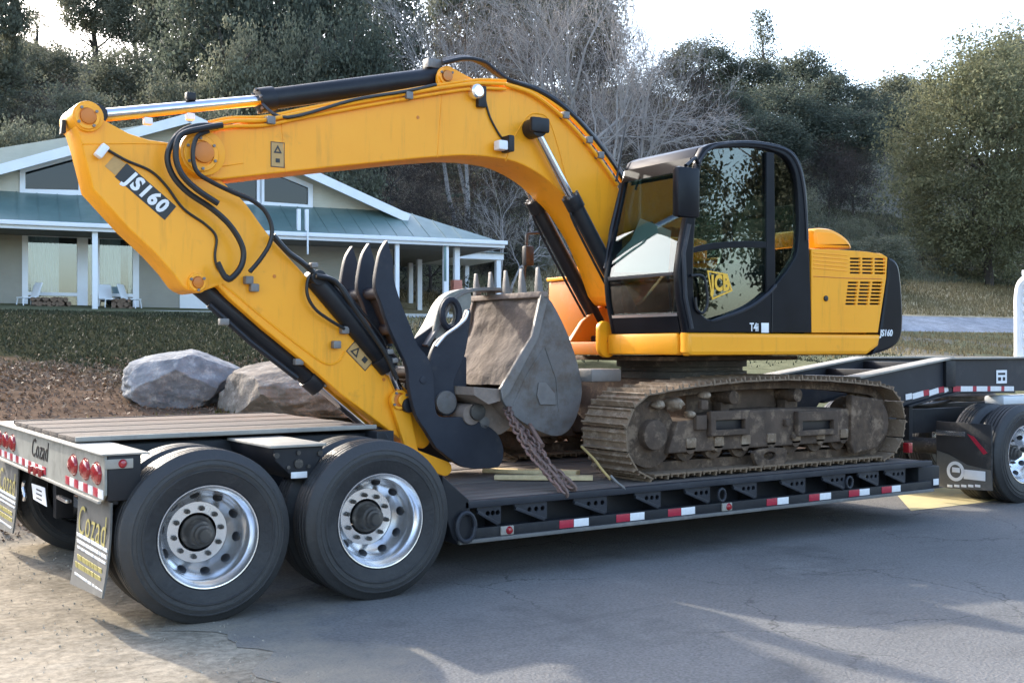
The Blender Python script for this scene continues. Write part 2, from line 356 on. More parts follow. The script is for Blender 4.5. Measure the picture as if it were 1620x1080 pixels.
# asphalt lot: one flat sheet 4 mm above the ground, ragged edge towards the dirt shoulder
random.seed(4)
edge = []
for i in range(300):
    y = 9.75 - i * .1; x = float(np.interp(y, [-20, 0, 4, 5.6, 7, 9.8], [3.3, 2.7, 2.35, 2.2, 2.15, 2.4]))
    edge.append((x + .10 * math.sin(i * .38) + .07 * math.sin(i * 1.13 + 1) + random.uniform(-.045, .045), y, .004))
back = []
for i in range(60):
    x = 2.55 + i * .55; back.append((x, 9.8 + .08 * math.sin(i * 1.3) + random.uniform(-.05, .05), .004))
av = [(120, -60, .004)] + [(120, 9.8, .004)] + back[::-1] + edge + [(4, -60, .004)]
am = bpy.data.meshes.new('asphalt'); am.from_pydata(av, [], [tuple(range(len(av)))])
bm = bmesh.new(); bm.from_mesh(am); bmesh.ops.triangulate(bm, faces=bm.faces); bmesh.ops.recalc_face_normals(bm, faces=bm.faces)
if sum(f.normal.z for f in bm.faces) < 0: bmesh.ops.reverse_faces(bm, faces=bm.faces)
bm.to_mesh(am); bm.free()
mat('asphalt', (.165, .158, .150), (.125, .120, .114), rough=.88, scale=.55, obj=False, bump=.55, bscale=55, c3=(.225, .215, .20), s3=1.1, t3=(.55, .8), spec=.3)
def speckle(name, sc, lo, hi):
    m = MAT[name]; n = m.node_tree.nodes; L = m.node_tree.links; b = n['Principled BSDF']; src = b.inputs['Base Color'].links[0].from_socket
    g = n.new('ShaderNodeNewGeometry'); t = n.new('ShaderNodeTexNoise'); t.inputs['Scale'].default_value = sc; t.inputs['Detail'].default_value = 3; L.new(g.outputs['Position'], t.inputs[0])
    mr = n.new('ShaderNodeMapRange'); mr.inputs[1].default_value = .3; mr.inputs[2].default_value = .7; mr.inputs[3].default_value = lo; mr.inputs[4].default_value = hi; L.new(t.outputs[0], mr.inputs[0])
    hs = n.new('ShaderNodeHueSaturation'); L.new(src, hs.inputs['Color']); L.new(mr.outputs[0], hs.inputs['Value']); L.new(hs.outputs[0], b.inputs['Base Color'])
speckle('asphalt', 55, .76, 1.24)

def worn_asphalt():                    # cracks, oil and tyre stains, dust blown in from the dirt shoulder
    m = MAT['asphalt']; n = m.node_tree.nodes; L = m.node_tree.links; b = n['Principled BSDF']; col_ = b.inputs['Base Color'].links[0].from_socket
    g = n.new('ShaderNodeNewGeometry'); pos = g.outputs['Position']
    def noise(sc, det=6, src=None):
        t = n.new('ShaderNodeTexNoise'); t.inputs['Scale'].default_value = sc; t.inputs['Detail'].default_value = det; t.inputs['Roughness'].default_value = .65; L.new(src or pos, t.inputs[0]); return t
    def rng_(x, a, b_, c, d):
        r = n.new('ShaderNodeMapRange'); r.inputs[1].default_value = a; r.inputs[2].default_value = b_; r.inputs[3].default_value = c; r.inputs[4].default_value = d; L.new(x, r.inputs[0]); return r.outputs[0]
    def mix(f, c2, col_):
        x = n.new('ShaderNodeMixRGB'); L.new(f, x.inputs[0]); L.new(col_, x.inputs[1]); x.inputs[2].default_value = (*c2, 1); return x.outputs[0]
    # stains
    col_ = mix(rng_(noise(.8).outputs[0], .56, .72, 0, .55), (.055, .053, .052), col_)
    mp = n.new('ShaderNodeMapping'); mp.inputs['Scale'].default_value = (.25, 3.2, 1); mp.inputs['Rotation'].default_value = (0, 0, R(-8)); L.new(pos, mp.inputs[0])
    col_ = mix(rng_(noise(1.0, 4, mp.outputs[0]).outputs[0], .58, .75, 0, .45), (.07, .068, .066), col_)
    # cracks: warped cell edges, kept only in patches
    w_ = noise(1.7, 5); ad = n.new('ShaderNodeMixRGB'); ad.blend_type = 'ADD'; ad.inputs[0].default_value = .55; L.new(pos, ad.inputs[1]); L.new(w_.outputs[1], ad.inputs[2])
    v = n.new('ShaderNodeTexVoronoi'); v.feature = 'DISTANCE_TO_EDGE'; v.inputs['Scale'].default_value = .75; L.new(ad.outputs[0], v.inputs[0])
    cr_ = rng_(v.outputs[0], .002, .008, .7, 0); pt = rng_(noise(.35, 2).outputs[0], .45, .55, 0, .85)
    mu = n.new('ShaderNodeMath'); mu.operation = 'MULTIPLY'; L.new(cr_, mu.inputs[0]); L.new(pt, mu.inputs[1])
    col_ = mix(mu.outputs[0], (.035, .034, .033), col_)
    # dust from the shoulder, thinning out over a couple of metres
    sp = n.new('ShaderNodeSeparateXYZ'); L.new(pos, sp.inputs[0]); dn = noise(1.4, 8)
    a1 = n.new('ShaderNodeMath'); a1.operation = 'MULTIPLY_ADD'; a1.inputs[1].default_value = -4.2; L.new(dn.outputs[0], a1.inputs[0]); L.new(sp.outputs[0], a1.inputs[2])
    col_ = mix(rng_(a1.outputs[0], -.15, 1.0, .95, 0), (.25, .217, .168), col_)
    L.new(col_, b.inputs['Base Color'])
worn_asphalt()
add('asphalt_road', am, 'asphalt', kind='structure')


def tyre_dust():                       # dried road dust on the outer sidewall, clean black rubber near the rim
    m = MAT['rubber']; n = m.node_tree.nodes; L = m.node_tree.links; b = n['Principled BSDF']; src = b.inputs['Base Color'].links[0].from_socket
    tc = n.new('ShaderNodeTexCoord'); mp = n.new('ShaderNodeVectorMath'); mp.operation = 'MULTIPLY'; mp.inputs[1].default_value = (1, 0, 1); L.new(tc.outputs['Object'], mp.inputs[0])
    ln = n.new('ShaderNodeVectorMath'); ln.operation = 'LENGTH'; L.new(mp.outputs[0], ln.inputs[0])
    t = n.new('ShaderNodeTexNoise'); t.inputs['Scale'].default_value = 7; t.inputs['Detail'].default_value = 7; L.new(tc.outputs['Object'], t.inputs[0])
    ad = n.new('ShaderNodeMath'); ad.operation = 'MULTIPLY_ADD'; ad.inputs[1].default_value = .06; L.new(t.outputs[0], ad.inputs[0]); L.new(ln.outputs['Value'], ad.inputs[2])
    r = n.new('ShaderNodeValToRGB'); e = r.color_ramp.elements; e[0].position = .415; e[0].color = (0, 0, 0, 1); e[1].position = .455; e[1].color = (.75, .75, .75, 1)
    x = e.new(.50); x.color = (.55, .55, .55, 1); L.new(ad.outputs[0], r.inputs[0])
    mx = n.new('ShaderNodeMixRGB'); L.new(r.outputs[0], mx.inputs[0]); L.new(src, mx.inputs[1]); mx.inputs[2].default_value = (.040, .039, .038, 1); L.new(mx.outputs[0], b.inputs['Base Color'])
tyre_dust()

yl = MB().box(0, 1, 0, 1, 0, .004); Yq = [(XU(1415, 7.5), 7.30), (22, 7.05), (22, 8.3), (XU(1440, 8.1), 8.3)]
MB().raw([(x, y, .008) for x, y in Yq], [(0, 1, 2, 3)]).build('pale_yellow_strip', 'strip_yellow', None, kind='structure')  # flat pale yellow strip just above the asphalt

def grime():                           # rain streaks, rubbed scratches and oily smears on the yellow paint
    m = MAT['yellow']; n = m.node_tree.nodes; L = m.node_tree.links; b = n['Principled BSDF']; col_ = b.inputs['Base Color'].links[0].from_socket
    tc = n.new('ShaderNodeTexCoord'); src = tc.outputs['Object']
    def layer(scale, stretch, a, c, amt, colr, rot=0, det=6):
        global _dummy
        nonlocal col_
        mp = n.new('ShaderNodeMapping'); mp.inputs['Scale'].default_value = stretch; mp.inputs['Rotation'].default_value = (0, rot, 0); L.new(src, mp.inputs[0])
        t = n.new('ShaderNodeTexNoise'); t.inputs['Scale'].default_value = scale; t.inputs['Detail'].default_value = det; t.inputs['Roughness'].default_value = .7; L.new(mp.outputs[0], t.inputs[0])
        r = n.new('ShaderNodeMapRange'); r.inputs[1].default_value = a; r.inputs[2].default_value = c; r.inputs[4].default_value = amt; L.new(t.outputs[0], r.inputs[0])
        x = n.new('ShaderNodeMixRGB'); L.new(r.outputs[0], x.inputs[0]); L.new(col_, x.inputs[1]); x.inputs[2].default_value = (*colr, 1); col_ = x.outputs[0]
    layer(1.0, (.5, .5, .5), .35, .75, .35, (.97, .43, .02))                 # sun-faded areas
    layer(5.0, (2.2, 2.2, .22), .54, .80, .45, (.33, .15, .02))              # streaks running down
    layer(2.2, (1, 1, 1), .60, .80, .55, (.25, .12, .025))                   # oily smears
    layer(14, (.35, 1, 6), .66, .74, .45, (.45, .20, .03), R(35))            # scratches
    layer(14, (6, 1, .35), .68, .76, .4, (.95, .60, .18), R(20))
    layer(45, (1, 1, 1), .70, .80, .6, (.22, .11, .03))                      # chips and spots
    L.new(col_, b.inputs['Base Color'])
grime()
# ------------------------------------------------------------------ house (local frame: x along the eave, y away, z up)
HB = 2.86
hp0 = cam(-15.75, 35, 0); hp1 = cam(-.35, 42, 0); he = (hp1 - hp0).normalized(); hang = math.atan2(he.y, he.x)
house = thing('house', 'beige house with green metal porch roof and white trim up on the bank', 'house', (hp0.x, hp0.y, HB), hang)
HW = WM[house.name]; HI = HW.inverted()
def hx(u, v, t):                      # picture point -> (s, z) in the house frame, on the plane y = t
    o = HI @ Vector((0, 0, CAM_H)); d = HI.to_3x3() @ ray(u, v); k = (t - o.y) / d.y; p = o + d * k
    return (p.x, p.z)
def HP(pts, t): return [hx(u, v, t) for u, v in pts]
TW = 2.3                              # the porch is 2.3 m deep
def hplate(name, m, parent, outer, y0, y1, holes=(), bev=.003): return plate(name, m, parent, outer, y0, y1, holes, bev, local=(parent is house), M=(None if parent is house else HW))
def hbox(name, m, parent, x0, x1, y0, y1, z0, z1, bevel=.006):
    return MB().box(x0, x1, y0, y1, z0, z1).build(name, m, parent, M=(None if parent is house else HW), bevel=bevel, local=(parent is house))
zl = hx(0, 350, 0)[1]                 # eave height
xr = hx(795, 384, 0)[0]; xwr = hx(622, 440, TW)[0]
ztop = hx(60, 305, TW)[1]
dx0, dx1 = hx(38, 400, TW)[0], hx(217, 400, TW)[0]; dzt = hx(120, 374, TW)[1]
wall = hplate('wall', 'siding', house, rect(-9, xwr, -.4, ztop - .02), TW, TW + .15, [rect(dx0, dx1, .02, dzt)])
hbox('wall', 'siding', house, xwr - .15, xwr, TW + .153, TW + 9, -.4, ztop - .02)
# gable wall with three raked windows
apx, apz = hx(300, 186, TW)
gl, gr = hx(-330, 352, TW), hx(640, 339, TW)
win = [P_ for P_ in (HP([(38, 301), (38, 271), (126, 247), (126, 303)], TW), HP([(330, 318), (330, 250), (408, 262), (408, 321)], TW), HP([(416, 321), (416, 266), (489, 296), (489, 326)], TW))]
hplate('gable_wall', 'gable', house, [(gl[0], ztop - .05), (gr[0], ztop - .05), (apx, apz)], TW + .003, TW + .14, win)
def inset(poly, d):
    cx = sum(p[0] for p in poly) / len(poly); cz = sum(p[1] for p in poly) / len(poly); out = []
    n = len(poly); sgn = 1 if area(poly) > 0 else -1
    for i in range(n):
        p, a, b = Vector(poly[i]), Vector(poly[i - 1]), Vector(poly[(i + 1) % n])
        e1 = (p - a).normalized(); e2 = (b - p).normalized(); n1 = Vector((-e1.y, e1.x)) * sgn; n2 = Vector((-e2.y, e2.x)) * sgn
        m = (n1 + n2).normalized(); out.append(tuple(p + m * d / max(.3, m.dot(n1))))
    return out
for q in win:
    f = hplate('gable_window', 'trim', house, inset(q, -.13), TW - .05, TW + .05, [inset(q, .04)])
    hplate('pane', 'gable_glass', f, inset(q, .02), TW + .06, TW + .075, bev=.001)
hbox('attic_backing', 'room', house, gl[0] + 4, gr[0] - 2, TW + 1.6, TW + 1.7, ztop - 1.2, ztop + 1.2)
# main roof: two slopes with a thick white rake board at the gable
OV = .75
def slab(a, b, y0, y1, th, name, m, parent=house):
    d = (Vector(b) - Vector(a)).normalized(); nrm = Vector((-d.y, d.x)) * th
    if nrm.y < 0: nrm = -nrm
    o = [a, b, (b[0] + nrm.x, b[1] + nrm.y), (a[0] + nrm.x, a[1] + nrm.y)]
    return hplate(name, m, parent, o, y0, y1)
apT = hx(300, 182, TW - OV); raL = hx(-330, 352, TW - OV); raR = hx(648, 342, TW - OV)
for a, b in ((raL, apT), (apT, raR)):
    rf = slab(a, b, TW - OV + .04, TW + 11, .07, 'roof', 'roof_green')
    d = Vector(b) - Vector(a); L_ = d.length; d.normalize(); nr = Vector((-d.y, d.x)) * (1 if d.x > 0 else -1)
    o0, o1 = Vector(a) - nr * .26, Vector(b) - nr * .26
    rk = slab(tuple(o0), tuple(o1), TW - OV - .04, TW - OV + .037, .32, 'rake_board', 'trim', rf)
# porch roof: front slope, hipped at the right corner
def poly3(name, m, parent, pts, th=.05):
    n = len(pts); vs = [Vector(p) for p in pts]; nn = (vs[1] - vs[0]).cross(vs[2] - vs[0]).normalized()
    if nn.z < 0: vs.reverse(); nn = -nn
    mb = MB().raw(vs + [p - nn * th for p in vs], [tuple(range(n)), tuple(range(2 * n - 1, n - 1, -1))] + [(i, n + i, n + (i + 1) % n, (i + 1) % n) for i in range(n)])
    return mb.build(name, m, parent, local=(parent is house), M=(None if parent is house else HW))
e0 = (-9, -.02, zl); e1 = (xr, -.02, zl); t1 = (raR[0] + .1, TW - .004, ztop); t0 = (-9, TW - .004, ztop)
pr = poly3('porch_roof', 'roof_green', house, [e0, e1, t1, t0])
for i in range(40):                   # standing seams
    x = -8.8 + i * .62
    if x > xr - .2: break
    top = t1 if x > t1[0] else None
    if top is None: q0, q1 = Vector((x, -.02, zl)), Vector((x, TW - .01, ztop))
    else:
        f = (xr - x) / (xr - t1[0]); q0 = Vector((x, -.02, zl)); q1 = Vector((x, -.02 + (TW) * f, zl + (ztop - zl) * f))
    if (q1 - q0).length > .3:
        q0 += Vector((0, 0, .004)); q1 += Vector((0, 0, .004))
        MB().tube([q0, q1], .018, 4).build('standing_seam', 'roof_green', pr, M=HW)
poly3('porch_roof', 'roof_green', house, [(xr, -.016, zl - .002), (xr, 11, zl - .002), (t1[0], 11, ztop - .002), (t1[0], TW, ztop - .002)])
hbox('fascia', 'trim', house, -9, xr + .05, -.10, -.023, zl - .21, zl - .01)
hbox('gutter', 'trim', house, -9, xr + .12, -.22, -.103, zl - .10, zl + .04, .02)
hbox('fascia', 'trim', house, xr - .02, xr + .06, -.02, 11, zl - .21, zl - .01)
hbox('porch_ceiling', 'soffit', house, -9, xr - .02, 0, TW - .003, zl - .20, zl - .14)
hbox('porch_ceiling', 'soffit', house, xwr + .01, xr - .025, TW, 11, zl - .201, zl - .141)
hbox('porch_floor', 'concrete', house, -9, xr, -.15, TW + 9, -.5, 0, .02)
for u, t, w_ in ((150, .12, .085), (628, .12, .07), (705, .12, .09), (722, .5, .10), (649, 8.5, .10)):
    x = hx(u, 430, t)[0]; hbox('porch_post', 'trim', house, x - w_, x + w_, t - w_, t + w_, -.02, zl - .205, .008)
x = hx(722, 440, .5)[0]; hbox('post_base', 'red_orange', house, x - .17, x + .17, .33, .67, hx(722, 462, .5)[1], hx(722, 443, .5)[1], .02)
x = hx(706, 420, .12)[0]; hbox('downspout', 'roof_green', house, x - .13, x - .04, .0, .03, hx(706, 445, .1)[1], zl - .22, .01)
x = hx(480, 340, .3)[0]                # white roof vent pipe and hanging pole over the porch edge
hbox('roof_vent', 'trim', house, x - .22, x - .10, .25, .4, zl - .02, hx(480, 331, .3)[1], .01)
hbox('roof_vent', 'trim', house, x + .06, x + .18, .25, .4, zl - .02, hx(480, 331, .3)[1], .01)
hbox('hanging_pole', 'trim', house, x - .02, x + .03, -.30, -.25, hx(480, 402, -.28)[1], hx(480, 335, -.28)[1], .004)
# big sliding window and door in the front wall
zsill = hx(120, 466, TW)[1]; xm0, xm1 = hx(122, 430, TW)[0], hx(139, 430, TW)[0]; xq0 = hx(155, 430, TW)[0]
fr = hplate('window', 'trim', house, rect(dx0 - .06, dx1 + .06, .0, dzt + .07), TW - .03, TW + .05, [rect(dx0 + .12, xm0, zsill + .06, dzt - .05), rect(xm1, xq0 - .02, .15, dzt - .05), rect(xq0 + .05, dx1 - .14, zsill + .06, dzt - .05), rect(dx0 + .12, xm0, .06, zsill - .05), rect(xq0 + .05, dx1 - .14, .06, zsill - .05)])
for a, b, z0, z1 in ((dx0 + .1, xm0 + .02, zsill + .04, dzt - .03), (xm1 - .02, xq0, .13, dzt - .03), (xq0 + .03, dx1 - .12, zsill + .04, dzt - .03), (dx0 + .1, xm0 + .02, .04, zsill - .03), (xq0 + .03, dx1 - .12, .04, zsill - .03)):
    hplate('pane', 'house_glass', fr, rect(a, b, z0, z1), TW + .06, TW + .07, bev=.001)
mb = MB()                              # pleated curtains behind the panes
for a, b in ((dx0, xm0 - .55), (xm1 + .1, xq0 - .15), (xq0 + .1, xq0 + .75), (xq0 + 1.0, dx1)):
    n = max(6, int((b - a) / .05)); xsn = [a + (b - a) * i / n for i in range(n + 1)]
    vs = [(x, TW + .28 + .03 * (i % 2), z) for z in (zsill + .02, dzt) for i, x in enumerate(xsn)]
    mb.raw(vs, [(i, i + 1, n + 2 + i, n + 1 + i) for i in range(n)])
mb.build('curtain', 'curtain', house, local=True)
hbox('room_back', 'room', house, dx0 - 1, dx1 + 1, TW + 2.6, TW + 2.7, -.1, dzt + .5)
x0, x1 = hx(284, 470, TW)[0], hx(345, 470, TW)[0]
hbox('side_door', 'trim', house, x0, x1, TW - .06, TW - .004, .0, hx(300, 425, TW)[1] + .5, .01)
# firewood and chairs on the porch
random.seed(9)
def woodpile(u0, u1, label, n):
    t = 1.3; xa, xb = hx(u0, 480, t)[0], hx(u1, 480, t)[0]
    r = thing('firewood_pile', label, 'firewood', HW @ Vector(((xa + xb) / 2, t, 0)), hang)
    for i in range(n):
        row = i % 3; x = -(xb - xa) / 2 + (xb - xa) * (i // 3 + .5) / math.ceil(n / 3) + random.uniform(-.05, .05)
        rr = random.uniform(.06, .09); z = .08 + row * .135
        M = Matrix.Translation((x, 0, z)) @ Matrix.Rotation(random.uniform(-.35, .35), 4, 'Z')
        MB().cyl((0, -.22, 0), (0, .22, 0), rr, rr * .92, 7).build('log', 'firewood', r, M, local=True)
woodpile(48, 108, 'long low heap of split firewood under the wide porch window', 36)
woodpile(178, 205, 'short heap of split firewood below the narrow right-hand porch window', 15)
def porch_chair(u, t, rz, label):
    x = hx(u, 480, t)[0]
    r = thing('porch_chair', label, 'chair', HW @ Vector((x, t, 0)), hang + rz)
    MB().box(-.24, .24, -.24, .24, .38, .43).build('seat', 'trim', r, bevel=.01, local=True)
    Mb = Matrix.Translation((0, .24, .43)) @ Matrix.Rotation(R(-18), 4, 'X')
    MB().box(-.24, .24, -.02, .02, 0, .5).build('backrest', 'trim', r, Mb, bevel=.01, local=True)
    for sx in (-1, 1):
        for sy in (-1, 1): MB().cyl((sx * .21, sy * .21, .38), (sx * .25, sy * .26, 0), .022, .018, 8).build('leg', 'trim', r, local=True)
porch_chair(43, 1.5, R(-65), 'white porch chair at the end of the long firewood heap')
porch_chair(208, 1.4, R(60), 'white porch chair beside the short firewood heap')
porch_chair(172, 1.6, R(20), 'white porch chair between the porch post and the short firewood heap')

# open pavilion behind the house corner
pp = cam(-3.0, 50, 0); pv_z = 3.2
pav = thing('pavilion', 'small open pavilion with pale green roof on white posts beyond the porch', 'pavilion', (pp.x, pp.y, pv_z), hang)
PW, PH = 2.0, (HOR - 414) * 50 / FPX + CAM_H - pv_z
MB().box(-PW, PW, -2, 2, PH, PH + .28).build('fascia', 'trim', pav, bevel=.02, local=True)
MB().raw([(-PW - .2, -2.2, PH + .283), (PW + .2, -2.2, PH + .283), (PW + .2, 2.2, PH + .283), (-PW - .2, 2.2, PH + .283), (-PW + 1.2, 0, PH + .62), (PW - 1.2, 0, PH + .62)], [(0, 1, 5, 4), (1, 2, 5), (2, 3, 4, 5), (3, 0, 4), (3, 2, 1, 0)]).build('roof', 'roof_green', pav, local=True)
for sx in (-1, 1):
    for sy in (-1, 1): MB().box(sx * 1.8 - .1, sx * 1.8 + .1, sy * 1.8 - .12, sy * 1.8 + .12, -2, PH + .02).build('post', 'trim', pav, local=True)

# ------------------------------------------------------------------ boulders, slab
from mathutils import noise as mn
def boulder(name, label, m, pts_u, v_top, v_bot, Y, depth, seed, flat=.0):
    u0, u1 = pts_u; a = at(u0, v_bot, Y); b = at(u1, v_bot, Y); top = at((u0 + u1) / 2, v_top, Y).z
    c = (a + b) / 2; zg = gz(c.x, Y) - .12; hgt = top - zg; rx = (b.x - a.x) / 2
    rd = random.Random(seed); cuts = [(Vector((rd.gauss(0, 1), rd.gauss(0, 1) - .4, rd.gauss(.2, .8))).normalized(), rd.uniform(.66, .88)) for _ in range(12)]
    bm = bmesh.new(); bmesh.ops.create_icosphere(bm, subdivisions=6, radius=1)
    for v in bm.verts:
        p = v.co.copy(); q = p + Vector((seed, seed * 1.7, 0))
        d = 1 + .16 * mn.noise(q * .9) + .10 * mn.noise(q * 2.1) - .06 * abs(mn.noise(q * 3.3)) + .05 * mn.noise(q * 5) + .025 * mn.noise(q * 12)
        # broken facets
        p = p * d
        for ax, lim in cuts:
            h_ = p.dot(ax) + .03 * mn.noise(p * 4 + ax * 9)
            if h_ > lim: p = p - ax * (h_ - lim)
        e = 1.6; v.co = (math.copysign(abs(p.x) ** .85, p.x) * rx, math.copysign(abs(p.y) ** .85, p.y) * depth, (p.z + 1) * .5 * hgt)
    me = bpy.data.meshes.new(name); bm.to_mesh(me); bm.free(); finish(me, 50)
    return tag(add(name, me, m, M=Matrix.Translation((c.x, Y + depth * .6, zg))), label, 'boulder')
boulder('boulder', 'pale blue-grey faceted boulder on the mulch bank', 'rock_grey', (210, 402), 549, 640, 14.2, .75, 3.1)
boulder('boulder', 'smooth tan boulder next to the blue-grey one, partly behind the yellow arm', 'rock_tan', (368, 625), 562, 662, 13.0, .85, 7.4)
def slab_stone(u, Y, w_, label, rz):
    p = at(u, 655, Y); z = gz(p.x, Y)
    mb = MB().box(-w_, w_, -.3, .3, -.12, .06); o = mb.build('stone_slab', 'concrete', None, Matrix.Translation((p.x, Y, z + .03)) @ Matrix.Rotation(rz, 4, 'Z'), bevel=.025)
    tag(o, label, 'slab')
slab_stone(250, 11.9, .62, 'long flat concrete slab lying on the mulch in front of the blue-grey boulder', R(4))
slab_stone(450, 11.7, .38, 'short flat concrete slab lying on the ground in front of the tan boulder', R(-6))
# ------------------------------------------------------------------ vegetation
rng = np.random.default_rng(11)
leaf_mat('hill_grass', (.105, .115, .070), (.15, .14, .095), isl=.4, trans=.25)
leaf_mat('litter', (.13, .088, .058), (.19, .135, .092), isl=.4, trans=.1)
mat('pebble', (.38, .34, .27), (.28, .25, .20), rough=.9)
def quads(name, C, size, nrm_bias=None, aspect=.6):
    """C: (n,3) centres; one small randomly turned quad per centre"""
    n = len(C); a = rng.normal(size=(n, 3)); a /= np.linalg.norm(a, axis=1)[:, None]
    b = rng.normal(size=(n, 3)); b -= (b * a).sum(1)[:, None] * a; b /= np.linalg.norm(b, axis=1)[:, None]
    s = (size * rng.uniform(.6, 1.35, n))[:, None]; a = a * s; b = b * s * aspect
    V = np.stack([C - a, C - b * .9, C + a, C + b], 1).reshape(-1, 3)
    return np_mesh(name, V, np.arange(4 * n).reshape(-1, 4))
def np_mesh(name, V, F):
    me = bpy.data.meshes.new(name); k = F.shape[1]
    me.vertices.add(len(V)); me.vertices.foreach_set('co', np.ascontiguousarray(V, dtype=np.float32).ravel())
    me.loops.add(F.size); me.loops.foreach_set('vertex_index', np.ascontiguousarray(F, dtype=np.int32).ravel())
    me.polygons.add(len(F)); me.polygons.foreach_set('loop_start', np.arange(0, F.size, k, dtype=np.int32))
    me.update(calc_edges=True); return me
def crown_pts(n_cl, per, rx, rz, zc, cl_r, fill=.45, top=1.0):
    """clumps of leaves through an uneven ellipsoid"""
    d = rng.normal(size=(n_cl, 3)); d /= np.linalg.norm(d, axis=1)[:, None]
    rad = rng.uniform(fill, 1, n_cl) ** .6 * rng.uniform(.78, 1.12, n_cl)
    c = d * rad[:, None] * np.array([rx, rx, rz]); c[:, 2] = np.where(c[:, 2] > 0, c[:, 2] * top, c[:, 2]) + zc
    r = cl_r * rng.uniform(.5, 1.4, n_cl)
    o = rng.normal(size=(n_cl, per, 3)) * .5 * r[:, None, None]; o[:, :, 2] *= .7
    return (c[:, None, :] + o).reshape(-1, 3)
def limbs(h, n, spread, r0, seed, z0=.25):
    rd = random.Random(seed); mb = MB()
    tp = [Vector((0, 0, -.6))]
    for i in range(1, 6): tp.append(Vector((rd.uniform(-.05, .05) * h * i / 5, rd.uniform(-.05, .05) * h * i / 5, h * .8 * i / 5)))
    mb.tube(tp, [r0 * (1.25, 1, .8, .6, .4, .2)[i] for i in range(6)], 8)
    for k in range(n):
        i = rd.randint(1, 4); p = tp[i]; a = rd.uniform(0, 2 * math.pi); L_ = spread * rd.uniform(.6, 1)
        q = p + Vector((math.cos(a) * L_ * .5, math.sin(a) * L_ * .5, L_ * .35)); e = q + Vector((math.cos(a + .4) * L_ * .5, math.sin(a + .4) * L_ * .5, L_ * rd.uniform(.2, .5)))
        mb.tube([p, q, e], [r0 * .4, r0 * .25, r0 * .08], 6)
    return mb.mesh('trunk')
PROTO = {}
def proto(kind, leafm, trunk, crown): crown.materials.append(MAT[leafm]); trunk.materials.append(MAT['bark']); PROTO[kind] = (trunk, crown)
# every prototype is 8 m tall and about 6 m wide
proto('oak', 'leaf_oak', limbs(8, 14, 3.2, .22, 1), quads('crown', crown_pts(240, 75, 3.0, 3.0, 4.9, .80), .10))
proto('oak_b', 'leaf_dark', limbs(8, 14, 3.2, .22, 2), quads('crown', crown_pts(220, 80, 3.0, 3.1, 4.7, .90), .10))
proto('oak_c', 'leaf_pale', limbs(8, 12, 3.0, .18, 3), quads('crown', crown_pts(220, 70, 2.9, 3.4, 4.3, .8), .095))
def pine_pts():
    out = []
    for i in range(95):
        z = 2.0 + 6.0 * (i / 95) ** .9; r = (1.7 * (1 - (z - 2) / 6.6) + .35) * rng.uniform(.55, 1.1); a = rng.uniform(0, 6.28)
        o = rng.normal(size=(40, 3)) * np.array([.42, .42, .22]); out.append(o + np.array([math.cos(a) * r, math.sin(a) * r, z]))
    return np.concatenate(out)
proto('pine', 'leaf_dark', limbs(9.4, 16, 1.6, .16, 4), quads('crown', pine_pts(), .13, aspect=.3))
proto('shrub', 'leaf_oak', limbs(6, 10, 3.0, .10, 5), quads('crown', crown_pts(230, 75, 3.6, 3.4, 3.6, .85, fill=.3), .10))
proto('shrub_b', 'leaf_brown', limbs(6, 18, 3.2, .10, 6), quads('crown', crown_pts(240, 55, 3.6, 3.6, 3.6, .9, fill=.3), .15, aspect=.09))
proto('shrub_c', 'leaf_pale', limbs(6, 10, 3.0, .10, 7), quads('crown', crown_pts(230, 65, 3.5, 3.5, 3.6, .85, fill=.3), .095, aspect=.4))
TREE_NAMES = {'oak': ('oak_tree', 'tree'), 'oak_b': ('oak_tree', 'tree'), 'oak_c': ('oak_tree', 'tree'), 'pine': ('pine_tree', 'tree'), 'shrub': ('bush', 'bush'), 'shrub_b': ('bush', 'bush'), 'shrub_c': ('bush', 'bush')}
def tree(kind, u, Y, vtop, wpx, label, group=None, rz=None):
    X = XU(u, Y); z = gz(X, Y); D = X * ca + Y * sa
    H = CAM_H + (HOR - vtop) * D / FPX - z; W_ = wpx * D / FPX
    sx = W_ / (6.2 if kind[:3] == 'oak' else 3.6 if kind == 'pine' else 7.4); sz = H / (8.1 if kind != 'shrub' else 7.6)
    nm, cat = TREE_NAMES[kind]
    r = thing(nm, label, cat, (X, Y, z), rz if rz is not None else random.uniform(0, 6.28), group)
    S = Matrix.Diagonal((sx, sx, sz, 1))
    add('trunk', PROTO[kind][0], None, r, S, local=True); add('crown', PROTO[kind][1], None, r, S, local=True)
random.seed(21)
G1 = 'trees along the ridge on the left'; G2 = 'trees on the slope behind the house'; G3 = 'trees along the ridge on the right'; G4 = 'bushes on the dry slope'
L1 = 'grey-green oak standing on the ridge beyond the house, above its roof'
for u, Y, v, wp in ((-20, 70, -70, 130), (150, 92, -60, 130), (215, 88, -55, 120), (290, 80, -90, 150)): tree('oak', u, Y, v, wp, L1, G1)
L2 = 'tall dark oak on the slope behind the house, rising above the boom'
for u, Y, v, wp in ((345, 66, -70, 200), (440, 62, -110, 190), (520, 64, -100, 170), (600, 70, -60, 150), (560, 55, 20, 150)): tree('oak_b', u, Y, v, wp, L2, G2)
tree('pine', 57, 98, 14, 55, 'thin young pine alone against the sky in the ridge gap')
L3 = 'rounded pale green oak on the slope behind the house'
for u, Y, v, wp in ((385, 58, 15, 150), (480, 57, 0, 130)): tree('oak_c', u, Y, v, wp, L3, G2)
L4 = 'dense grey-green bush on the hillside between the house roof and the ridge'
